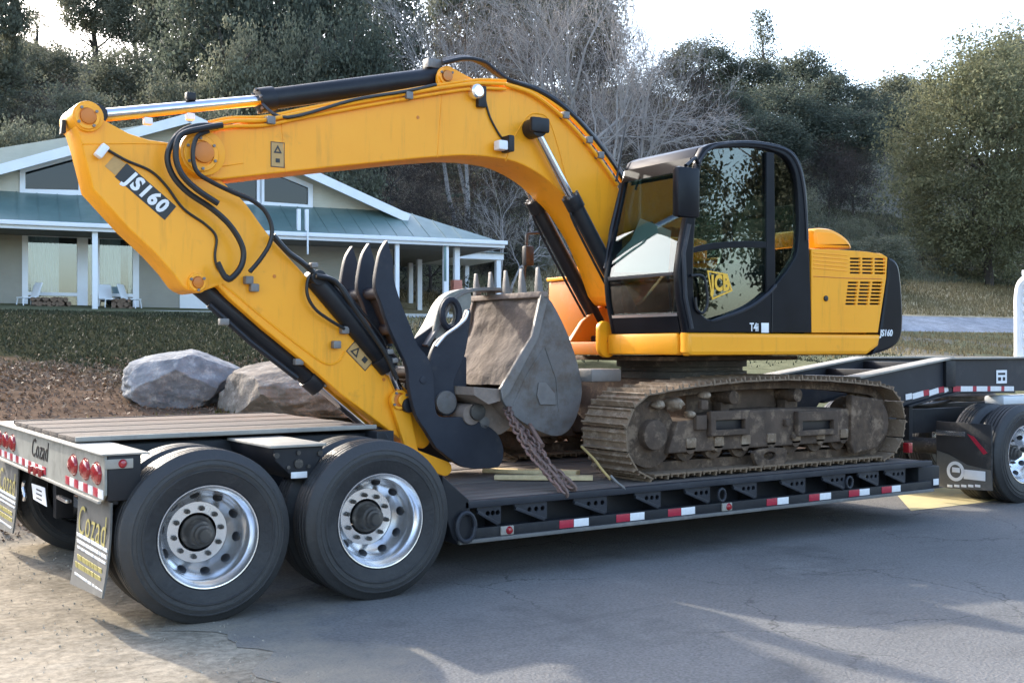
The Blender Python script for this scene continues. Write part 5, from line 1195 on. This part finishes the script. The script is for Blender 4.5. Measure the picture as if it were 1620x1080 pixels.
# ---- undercarriage
KY = 6.95; KW = .56
def track(y0, near):
    x0, x1 = XU(985, KY), XU(1436, KY); r = .335; zc0 = ZT + .05 + r - .02; cx0 = x0 + r + .05; cx1 = x1 - r - .05
    # closed path of the chain (pad base line)
    path = []
    for i in range(40): t = i / 39; path.append((cx1 + (cx0 - cx1) * t, ZT + .055))
    for i in range(1, 24): a = -math.pi / 2 - math.pi * i / 24; path.append((cx0 + r * math.cos(a), zc0 + r * math.sin(a)))
    for i in range(60): t = i / 59; path.append((cx0 + (cx1 - cx0) * t, zc0 + r + .085 * math.sin(math.pi * min(1, t * 1.0)) ** .8))
    for i in range(1, 24): a = math.pi / 2 - math.pi * i / 24; path.append((cx1 + r * math.cos(a), zc0 + r * math.sin(a)))
    pv = [Vector(p) for p in path]; seg = [(pv[(i + 1) % len(pv)] - pv[i]).length for i in range(len(pv))]; tot = sum(seg)
    ch = MB(); yc = y0 + KW / 2; n = len(pv); vs = []
    for i in range(n):
        d = (pv[(i + 1) % n] - pv[i - 1]).normalized(); q = pv[i] + Vector((d.y, -d.x)) * (.075 if True else 0)
        for yy in (yc - .10, yc + .10): vs.append((pv[i].x, yy, pv[i].y))
        for yy in (yc - .10, yc + .10): vs.append((q.x, yy, q.y))
    fs = []
    for i in range(n):
        a = 4 * i; b = 4 * ((i + 1) % n); fs += [(a, a + 1, b + 1, b), (a + 2, b + 2, b + 3, a + 3), (a, b, b + 2, a + 2), (a + 1, a + 3, b + 3, b + 1)]
    chain = ch.raw(vs, fs).build('track_chain', 'track_dirt', ex)
    N = int(tot / .176); pitch = tot / N; dist = 0; k = 0; acc = 0
    for s in range(N):
        target = (s + .35) * pitch
        while acc + seg[k % n] < target: acc += seg[k % n]; k += 1
        t = (target - acc) / seg[k % n]; p = pv[k % n].lerp(pv[(k + 1) % n], t); d = (pv[(k + 1) % n] - pv[k % n]).normalized()
        M = Matrix(((d.x, 0, -d.y, p.x), (0, 1, 0, y0), (d.y, 0, d.x, p.y), (0, 0, 0, 1))) @ Matrix.Rotation(math.pi, 4, 'X') @ Matrix.Translation((0, -KW, 0))
        # local +z must point outwards
        out = Vector((-d.y, d.x)); up = Vector((M[0][2], M[2][2]))
        if up.dot(out) < 0: M = Matrix(((d.x, 0, -d.y, p.x), (0, 1, 0, y0), (d.y, 0, d.x, p.y), (0, 0, 0, 1)))
        M = M @ Matrix.Rotation(random.uniform(-.03, .03), 4, 'Y')
        add('track_shoe', SHOE, None, chain, M)
    return cx0, cx1, zc0, r
def shoe_mesh():
    mb = MB(); mb.box(-.084, .084, 0, KW, 0, .014)
    for x, h in ((-.080, .048), (-.012, .036), (.056, .036)): mb.raw([(x, .004, .013), (x + .022, .004, .013), (x + .022, KW - .004, .013), (x, KW - .004, .013), (x + .005, .008, h), (x + .016, .008, h), (x + .016, KW - .008, h), (x + .005, KW - .008, h)], [(4, 5, 6, 7), (0, 1, 5, 4), (1, 2, 6, 5), (2, 3, 7, 6), (3, 0, 4, 7)])
    me = mb.mesh('shoe', 30); me.materials.append(MAT['shoe_steel']); return me
SHOE = shoe_mesh()
random.seed(5)
cx0, cx1, zc0, tr_ = track(KY, True)
FY = 2 * EC - KY - KW
track(FY, False)
for y0, sgn in ((KY, 1), (FY, -1)):
    yc = y0 + KW / 2; near = y0 + .02 if sgn > 0 else y0 + KW - .02
    fx0, fx1 = cx0 + .16, cx1 - .30
    tf = plate('track_frame', 'frame_dirt', ex, [(fx0, zc0 - .13), (fx0 + .1, zc0 + .10), (fx0 + .9, zc0 + .17), (fx1 - .9, zc0 + .17), (fx1, zc0 + .14), (fx1, zc0 - .16), (fx0, zc0 - .16)], yc - .21, yc + .21, bev=.02)
    # idler, sprocket cover
    MB().lathe([(.10, -.16), (.27, -.15), (tr_ - .075, -.10), (tr_ - .075, .10), (.27, .15), (.10, .16)], 40, 'Y', (cx0, yc, zc0)).build('idler', 'track_dirt', tf)
    MB().cyl((cx0, yc - .235, zc0), (cx0, yc + .235, zc0), .125, .125, 24).build('idler_hub', 'frame_dirt', tf, bevel=.02)
    MB().lathe([(.0, -.2), (.20, -.2), (.235, -.17), (.24, .17), (.20, .2), (0, .2)], 36, 'Y', (cx1, yc, zc0)).build('drive_motor_cover', 'frame_dirt', tf)
    ns = 21; sp = MB(); o = []
    for i in range(ns * 2): a = math.pi * i / ns; rr = tr_ - .03 if i % 2 else tr_ - .09; o.append((cx1 + rr * math.cos(a), zc0 + rr * math.sin(a)))
    plate('sprocket', 'track_dirt', tf, o, yc - .03, yc + .03, bev=.004)
    if sgn > 0:
        yf = yc - .212
        gd = plate('motor_guard', 'track_dirt', tf, P([(1348, 625), (1398, 632), (1400, 690), (1388, 708), (1352, 718), (1346, 700)], yf - .03), yf - .03, yf + .05, bev=.015)
        for (ua, ub, va, vb) in ((1124, 1186, 648, 690), (1262, 1325, 648, 690)):
            a, b = at(ua, vb, yf - .05), at(ub, va, yf - .05)
            stp_ = plate('track_step', 'frame_dirt', tf, rect(a.x, b.x, a.z, b.z), yf - .06, yf - .001, [rect(a.x + .06, b.x - .06, a.z + .05, a.z + .13)], bev=.01)
            bx('step_recess', 'decal_black', stp_, a.x + .055, b.x - .055, yf - .012, yf - .0015, a.z + .045, a.z + .135, .001)
        g1 = plate('track_guide', 'track_dirt', tf, P(cr([(1193, 712), (1237, 708), (1240, 725), (1230, 738), (1200, 740), (1191, 728)], 3), yf - .02), yf - .05, yf - .005, [circ(xz(1214, 720, yf - .02), .05, 14, 1.5, .7)], bev=.006)
        for u, v, s_ in ((1245, 668, .03), (1255, 690, .02), (1108, 668, .06), (1113, 640, .04)): p = at(u, v, yf - .02); bx('frame_lug', 'frame_dirt', tf, p.x - s_, p.x + s_, yf - .04, yf + .01, p.z - s_, p.z + s_, .012)
        for u, v, s_ in ((1070, 640, .09), (1045, 640, .06), (1095, 655, .05), (1120, 626, .05)):        # clods of dried mud
            p = at(u, v, yf - .02); bm = bmesh.new(); bmesh.ops.create_icosphere(bm, subdivisions=3, radius=s_)
            for vv in bm.verts: vv.co *= 1 + .5 * mn.noise(vv.co * 14 + Vector((u, v, 0))); vv.co.z *= .6
            me = bpy.data.meshes.new('mud'); bm.to_mesh(me); bm.free(); finish(me, 60); add('mud_clod', me, 'shoe_steel', tf, Matrix.Translation((p.x, yf + .02, p.z)))
    nroll = 7
    for i in range(nroll):
        x = cx0 + .40 + i * (cx1 - cx0 - .85) / (nroll - 1)
        MB().lathe([(0, -.21), (.05, -.21), (.055, -.15), (.11, -.145), (.115, -.11), (.085, -.10), (.085, .10), (.115, .11), (.11, .145), (.055, .15), (.05, .21), (0, .21)], 24, 'Y', (x, yc, ZT + .055 + .075 + .11)).build('track_roller', 'track_dirt', tf)
        bx('roller_bracket', 'shoe_steel', tf, x - .055, x + .055, yc - .225, yc - .175, ZT + .24, ZT + .325, .015)
    for x in (cx0 + .95, cx1 - 1.0):
        MB().cyl((x, yc - .16, zc0 + tr_ - .055), (x, yc + .16, zc0 + tr_ - .055), .06, .06, 18).build('carrier_roller', 'track_dirt', tf, bevel=.01)
        bx('carrier_bracket', 'frame_dirt', tf, x - .05, x + .05, yc - .05, yc + .05, zc0 + .15, zc0 + tr_ - .1, .01)
bx('car_body', 'frame_dirt', ex, 6.7, 8.1, KY + KW - .2, FY + .2, zc0 - .12, 1.37, .04)
SX = 7.45
MB().lathe([(.50, 1.36), (.62, 1.37), (.62, 1.43), (.58, 1.435), (.58, 1.47), (.62, 1.475), (.62, 1.53), (.45, 1.54)], 56, 'Z', (SX, EC, 0)).build('slew_ring', 'hub_dark', ex)
sr = bx('slew_cover', 'frame_dirt', ex, SX - .9, SX + .8, EC - .75, EC + .75, 1.535, 1.575, .01)
bx('step_block', 'steel_worn', ex, XU(925, 7.7), XU(972, 7.7), 7.6, 7.9, 1.36, 1.47, .02)
# ---- upper structure
UN = 6.95; UF = 9.45; FX = XU(1086, UN); ZS0, ZS1 = at(1200, 562, UN).z, at(1200, 527, UN).z
RXu = XU(1428, UN)
sk = [(FX, ZS0 + .03), (FX + .03, ZS0), (XU(1370, UN), ZS0), (XU(1388, UN), ZS1 - .11), (XU(1392, UN), ZS1), (FX, ZS1)]
bx('base_frame', 'black_paint', ex, FX + .25, XU(1375, UN), UN + .08, UF - .08, ZS0 + .005, ZS1 - .01, .02)
plate('side_skirt', 'yellow', ex, sk, UN - .02, UN + .10, bev=.035)
plate('side_skirt', 'yellow', ex, sk, UF - .10, UF + .02, bev=.035)
bx('front_skirt', 'yellow', ex, FX - .01, FX + .12, UN + .102, 7.98, ZS0 + .004, ZS1, .035)
p = at(955, 545, 8.0); bar('boom_foot_lug', 'yellow', ex, [(962, 548), (958, 520)], 7.995, 8.05, .10, .07)
bx('boom_foot_frame', 'orange', ex, FX - .02, FX + 1.6, 8.0, 8.62, ZS0 + .0, ZS0 + .12, .015)
for y in (8.03, 8.545): plate('boom_foot_cheek', 'orange', ex, [(FX + .0, ZS0 + .12), (FX + 1.5, ZS0 + .12), (FX + 1.2, 2.35), (FX + .75, 2.4), (FX + .45, 2.1), (FX + .15, 1.9)], y - .05 if y < 8.3 else y, y if y < 8.3 else y + .05, bev=.006)
# right-hand boxes (tool box, tank)
bx('tool_box', 'orange', ex, XU(868, 9.42), FX + 1.3, 8.76, 9.43, ZS0 + .1, 2.32, .03)
bx('tool_box_lid', 'yellow', ex, XU(868, 9.42) - .015, FX + 1.31, 8.75, 9.44, 2.323, 2.36, .01)
bx('fuel_tank', 'yellow', ex, FX + .72, FX + 1.9, 8.68, 9.42, 2.2, 2.78, .06)
p = atx(907, 475, XU(868, 9.42)); MB().tube(Y3([(907, 475), (906, 500), (903, 520)], 9.1), .012, 6).build('grab_rail', 'hose', ex)
# deck mirror post on the far side
m0 = [at(u, v, 9.35) for u, v in ((828, 445), (832, 400), (834, 370), (850, 368), (872, 368))]
gr_ = MB().tube(m0, .016, 8).build('handrail', 'black_paint', ex)
p = at(833, 405, 9.35); bx('far_mirror', 'black_paint', gr_, p.x - .04, p.x + .06, 9.3, 9.38, p.z - .10, p.z + .10, .02)
for k, (u, v) in enumerate(((930, 452), (945, 448), (958, 455))): pipe('swivel_hose', 'hose', [(u - 20, v + 5), (u - 5, v - 6), (u + 8, v + 8), (u + 14, v + 40)], 8.65 - .1 * k, .016, ex)
# engine house side with louvre slots
ep = P([(1284, 526), (1284, 394), (1310, 394), (1372, 398), (1396, 402), (1404, 407), (1402, 440), (1396, 480), (1389, 526)], UN)
holes = []
for r_ in range(5):
    for cc in range(3):
        u0 = 1345 + cc * 19.5; v0 = 407.5 + r_ * 5.6 + cc * .4; holes.append(P([(u0, v0), (u0 + 16.5, v0 + .3), (u0 + 16.3, v0 + 3.1), (u0 - .2, v0 + 2.8)], UN))
for r_ in range(7):
    for cc in range(3):
        u0 = 1342 - r_ * .7 + cc * 19.2; v0 = 445.5 + r_ * 5.6; holes.append(P([(u0, v0), (u0 + 16, v0 + .2), (u0 + 15.8, v0 + 3.1), (u0 - .2, v0 + 2.9)], UN))
eng = plate('engine_side_panel', 'yellow', ex, ep, UN, UN + .025, holes, bev=.003)
ch0, ch1 = at(1290, 520, UN), at(1392, 400, UN)
bx('louvre_backing', 'decal_black', eng, ch0.x, at(1398, 450, UN).x, UN + .06, UN + .07, 1.9, ch1.z - .04, .001)
for k in range(5): MB().tube(Y3([(1287, 400 + k * 6), (1340, 404 + k * 6.2)], UN - .001), .005, 5).build('pressed_rib', 'yellow', eng)
pin('panel_lock', 'decal_black', eng, 1306, 472, UN, UN - .012, UN + .01, .026, 14, .003)
MB().tube(Y3([(1287, 437), (1340, 440), (1395, 441)], UN - .001), .004, 5).build('panel_seam', 'orange', eng)
ptop = at(1330, 396, UN).z
bx('engine_house', 'yellow', ex, XU(1287, UN), XU(1384, UN), UN + .08, UF - .02, ZS1 + .003, ptop - .03, .03)
bx('engine_house_top', 'yellow', ex, XU(1284, UN), XU(1396, UN), UN + .001, UF, ptop - .028, ptop + .0, .02)
hd = P(cr([(1290, 393), (1288, 364), (1310, 361), (1328, 367), (1344, 380), (1350, 393)], 3, False), 7.35)
plate('engine_hood', 'yellow', ex, hd, 7.35, 8.6, bev=.04)
# counterweight
cw = P(cr([(1404, 405), (1416, 412), (1423, 428), (1427, 470), (1428, 510), (1424, 536), (1408, 552), (1378, 562)], 4, False) + [(1384, 548), (1390, 528), (1398, 475), (1403, 435)], UN)
plate('counterweight', 'cab_black', ex, cw, UN - .01, UN + .5, bev=.03)
cw2 = P(cr([(1400, 402), (1418, 410), (1425, 428), (1429, 470), (1430, 510), (1425, 532)], 4, False) + [(1392, 532), (1402, 435)], UN)
plate('counterweight', 'yellow', ex, cw2, UN + .503, UF, bev=.03)
bx('counterweight_base', 'cab_black', ex, XU(1385, UN), XU(1418, UN), UN + .503, UF, ZS0 + .02, at(1400, 534, UN).z, .03)
put_text('model_lettering', 'JS160', 'decal_white', ex, 1402, 527, UN - .013, .085, 0, .95, .15, .002)
# ---- cab
CF = 7.93
CB = [(1086, 526), (1076, 470), (1073, 430), (1079, 385), (1090, 330), (1099, 285), (1106, 248)]
outer = CB + cr([(1113, 233), (1130, 226), (1175, 222), (1215, 225), (1245, 233), (1262, 248), (1272, 275), (1278, 320), (1281, 400)], 3, False) + [(1285, 526)]
hole = cr([(1112, 252), (1130, 236), (1190, 233), (1232, 242), (1252, 260), (1262, 300), (1263, 385), (1250, 420), (1217, 460), (1183, 483), (1132, 505), (1112, 498), (1099, 475), (1098, 390), (1104, 317)], 4)
cab = plate('cab', 'cab_black', ex, P(outer, UN), UN, UN + .07, [P(hole, UN)], bev=.012)
plate('cab_far_side', 'cab_black', cab, P(outer, UN), CF - .05, CF, [P(hole, UN)], bev=.01)
gl_ = plate('side_glass', 'cab_glass', cab, inset(P(hole, UN), -.015), UN + .036, UN + .041, bev=.0005)
plate('far_glass', 'cab_glass', cab, inset(P(hole, UN), -.015), CF - .03, CF - .025, bev=.0005)
# door pillar, door rail, pillar trim, edge strip, handle
plate('door_pillar', 'cab_black', cab, P([(1214, 240), (1226, 242), (1228, 455), (1214, 464)], UN), UN + .008, UN + .034, bev=.004)
plate('door_rail', 'cab_black', cab, P(cr([(1098, 392), (1130, 384), (1180, 381), (1216, 383), (1216, 392), (1180, 391), (1130, 394), (1098, 400)], 2), UN), UN + .012, UN + .033, bev=.004)
MB().tube(cr(Y3([(1125, 508), (1160, 497), (1190, 484), (1217, 463), (1228, 450)], UN - .004), 4, False), [.006] + [.016] * 15 + [.006], 6).build('door_trim', 'trailer_dark', cab)
MB().tube(Y3([(1222, 460), (1221, 526)], UN - .001), .006, 5).build('door_seam', 'decal_black', cab)
MB().tube(cr(Y3([(1093, 436), (1112, 437), (1118, 460), (1119, 480), (1112, 495), (1102, 488), (1100, 470)], UN - .015), 4, False), .012, 7).build('door_handle', 'black_paint', cab)
MB().tube(cr(Y3([(1104, 262), (1118, 239), (1140, 229), (1180, 226), (1222, 231), (1250, 242), (1266, 270), (1274, 320), (1277, 380)], UN - .002), 4, False), .014, 6).build('door_seal', 'trailer_dark', cab)
MB().tube(Y3([(1090, 355), (1081, 400), (1084, 470), (1094, 520)], UN - .005), .02, 7).build('pillar_trim', 'trailer_dark', cab)
put_text('cab_lettering', 'T4i', 'decal_white', cab, 1193, 518, UN - .003, .10, 0, .8, 0, .002)
p = at(1210, 518, UN); bx('cab_badge', 'decal_white', cab, p.x - .045, p.x + .045, UN - .004, UN - .001, p.z - .045, p.z + .04, .001)
# JCB emblem on the lower door glass
em = P([(1123, 427), (1155, 433), (1163, 460), (1131, 474)], UN)
e_ = plate('emblem_frame', 'decal_yellow', cab, em, UN + .031, UN + .0345, [inset(em, .014)], bev=.0005)
c = Vector((sum(q[0] for q in em) / 4, 0, sum(q[1] for q in em) / 4))
add('emblem_lettering', text_mesh('JCB', .165, .0015, 0, .007, 1.08), 'decal_yellow', e_, Matrix.Translation((c.x + .005, UN + .032, c.z)) @ RX @ Matrix.Rotation(R(2), 4, 'Z') @ Matrix.Diagonal((.78, 1.1, 1, 1)))
# roof and rear wall (bands across the cab), floor
top = [Vector(q) for q in P(CB[-1:] + cr([(1113, 233), (1130, 226), (1175, 222), (1215, 225), (1245, 233), (1262, 248), (1272, 275), (1278, 320)], 3, False), UN)]
shell(top, -.07, UN + .071, CF - .051, 'cab_roof', 'cab_black', cab)
rw = [Vector(q) for q in P([(1280, 390), (1285, 526)], UN)]; shell(rw, -.05, UN + .071, CF - .051, 'cab_rear_wall', 'cab_black', cab)
rg = [Vector(q) for q in P([(1278, 322), (1280, 388)], UN)]; shell([rg[0], rg[1]], -.008, UN + .071, CF - .051, 'rear_glass', 'cab_glass', cab)
fl0 = at(1086, 526, UN); bx('cab_floor', 'cab_black', cab, fl0.x + .02, at(1283, 526, UN).x, UN + .072, CF - .052, ZS1 + .002, ZS1 + .06, .01)
# front: profile points of the windscreen, split at the lower rail
F = [Vector(q) for q in P(CB, UN)]
zz = [f.y for f in F]; xx = [f.x for f in F]
def fxz(z): return float(np.interp(z, zz, xx))
def front_pane(name, z0, z1, m, y0=UN + .075, y1=CF - .055, off=.02):
    zs = [z0] + [z for z in zz if z0 < z < z1] + [z1]; vs = []
    for z in zs: vs += [(fxz(z) + off, y0, z), (fxz(z) + off, y1, z)]
    vs2 = [(x + .006, y, z) for x, y, z in vs]; n = len(zs); N = 2 * n; fs = []
    for i in range(n - 1): a = 2 * i; fs += [(a, a + 1, a + 3, a + 2), (N + a, N + a + 2, N + a + 3, N + a + 1)]
    for i in range(n - 1): a = 2 * i; fs += [(a, a + 2, N + a + 2, N + a), (a + 1, N + a + 1, N + a + 3, a + 3)]
    fs += [(0, N, N + 1, 1), (N - 2, N - 1, 2 * N - 1, 2 * N - 2)]
    return MB().raw(vs + vs2, fs).build(name, m, cab)
zsp = at(1073, 432, UN).z; zvis = at(1100, 268, UN).z; zlo = at(1080, 500, UN).z
front_pane('lower_windscreen', zlo + .03, zsp - .015, 'screen_glass'); front_pane('windscreen', zsp + .015, zvis, 'screen_glass')
front_pane('front_apron', ZS1 + .003, zlo, 'cab_black', off=.0)
front_pane('windscreen_rail', zsp - .014, zsp + .014, 'trailer_dark', off=.005); front_pane('lower_rail', zlo + .003, zlo + .028, 'aluminium', off=.0)
vis = front_pane('roof_visor', zvis + .003, zz[-1], 'cab_black', off=-.03)
# flat white panel set just behind the windscreen
wq = []
for u, v in ((974, 432), (976, 405), (1000, 380), (1008, 345), (1062, 365), (1068, 432)):
    k = (u - 810) / FPX; X = 6.42
    q = atx(u, v, X); wq.append((min(CF - .07, max(UN + .09, q.y)), q.z))
me = plate_mesh(wq, [], .004, .0005); me.transform(Matrix(((0, 0, 1, 0), (1, 0, 0, 0), (0, 1, 0, 0), (0, 0, 0, 1)))); 
xl = fxz(2.3) + .07
for v_ in me.vertices: v_.co.x += fxz(v_.co.z) + .06
finish(me); add('white_panel', me, 'panel_white', cab)
# seat and controls
sx_ = FX + .95
st = bx('seat', 'seat_fabric', cab, sx_ - .28, sx_ + .25, UN + .27, CF - .22, 2.12, 2.25, .05)
MB().box(-.05, .08, UN + .30, CF - .25, 0, .62, Matrix.Translation((sx_ + .25, 0, 2.22)) @ Matrix.Rotation(R(12), 4, 'Y')).build('seat_back', 'seat_fabric', st, bevel=.05)
MB().box(-.04, .06, UN + .37, CF - .32, .65, .86, Matrix.Translation((sx_ + .25, 0, 2.22)) @ Matrix.Rotation(R(12), 4, 'Y')).build('headrest', 'seat_fabric', st, bevel=.04)
bx('seat_base', 'black_paint', st, sx_ - .2, sx_ + .2, UN + .33, CF - .28, ZS1 + .062, 2.118, .02)
for y in (UN + .13, CF - .26):
    b = bx('control_console', 'black_paint', cab, sx_ - .35, sx_ + .15, y, y + .12, ZS1 + .062, 2.38, .03)
    MB().cyl((sx_ - .28, y + .06, 2.38), (sx_ - .32, y + .06, 2.52), .018, .016).cyl((sx_ - .32, y + .06, 2.5), (sx_ - .34, y + .06, 2.62), .028, .022).build('joystick', 'black_paint', b)
for y in (UN + .38, UN + .5): MB().cyl((FX + .3, y, ZS1 + .06), (FX + .24, y, 2.3), .012).build('travel_lever', 'black_paint', cab)
# mirror and visor arm, antenna
mp_ = at(1081, 305, UN - .08)
mi = MB().box(mp_.x - .125, mp_.x + .115, UN - .16, UN - .08, mp_.z - .205, mp_.z + .20).build('side_mirror', 'cab_black', cab, bevel=.03)
MB().tube([at(1085, 262, UN - .1), at(1100, 250, UN - .03), at(1106, 262, UN + .01)], .016, 7).build('mirror_arm', 'cab_black', mi)
MB().tube([at(975, 287, CF - .05), at(983, 240, CF - .05), at(990, 195, CF - .05)], [.012, .008, .005], 6).build('antenna', 'hose', cab)
MB().tube(Y3([(958, 425), (968, 360), (985, 290)], CF), .02, 7).build('pillar_trim', 'trailer_dark', cab)

# ------------------------------------------------------------------ chains, boards, strap on the deck
def chain(label, pts, r=.014):
    pts = [Vector(p) for p in pts]; o = thing('tie_down_chain', label, 'chain', pts[-1]); path = cr(pts, 8, False); path = [Vector(p) for p in path]
    L_ = .050; link = MB().tube([Vector((.050 * math.cos(a), .030 * math.sin(a), 0)) for a in [i * math.pi / 6 for i in range(13)]], r * .8, 6).mesh('link'); link.materials.append(MAT['chain_rust'])
    acc = 0; k = 0
    for i in range(len(path) - 1):
        d = path[i + 1] - path[i]; n = max(1, int(d.length / (L_ * 1.55) + .5))
        for j in range(n):
            p = path[i] + d * ((j + .5) / n); q = d.to_track_quat('X', 'Z').to_matrix().to_4x4()
            add('link', link, None, o, Matrix.Translation(p) @ q @ Matrix.Rotation(R(90) * (k % 2) + random.uniform(-.4, .6), 4, 'X') @ Matrix.Rotation(random.uniform(-.25, .25), 4, 'Z')); k += 1
    return o
e1_ = at(905, 776, TN + .05)
chain('rusty chain running from the bucket down to the deck edge', [at(805, 655, 7.9), at(822, 675, 7.6), at(845, 700, 7.3), at(868, 735, 7.0), e1_ + Vector((0, 0, .03))])
chain('rusty chain doubled beside the first, slack, from the bucket to the deck edge', [at(800, 640, 7.85), at(812, 668, 7.5), at(838, 712, 7.15), at(866, 745, 6.95), at(893, 778, TN + .04)])
bd = MB().tube([at(838, 672, 7.5), at(858, 705, 7.2)], .02, 8).build('chain_binder', 'chain_rust', None); tag(bd, 'ratchet binder bar hooked into the rusty chain below the bucket', 'binder')
def board(u, v, Y, L_, rz, label, m='board_wood'):
    p = at(u, v, Y); o = MB().box(-L_ / 2, L_ / 2, -.05, .05, 0, .035).build('loose_board', m, None, Matrix.Translation((p.x, Y, ZT)) @ Matrix.Rotation(rz, 4, 'Z'), bevel=.004); tag(o, label, 'board')
board(820, 725, 8.05, .62, R(-50), 'short yellow board lying on the deck under the coupler')
board(860, 748, 7.55, .80, R(-38), 'long yellow board lying on the deck beside the chain')
board(880, 728, 7.85, .40, R(-58), 'small yellow offcut on the deck behind the chain')
st_ = MB().tube(cr([at(920, 706, 7.3), at(940, 726, 7.05), at(952, 742, 6.9), at(966, 758, TN + .06)], 5, False), .010, 6).build('tie_strap', 'strap', None); tag(st_, 'yellow rope end hanging from the track to the deck edge', 'rope')
hk = at(985, 770, TN + .03); MB_ = MB().tube(cr([at(966, 752, TN + .05), at(975, 762, TN + .03), hk, hk + Vector((.02, 0, -.02))], 5, False), .011, 8).build('chain_hook', 'steel_worn', None); tag(MB_, 'small bright hook clipped over the deck rail by the track', 'hook')
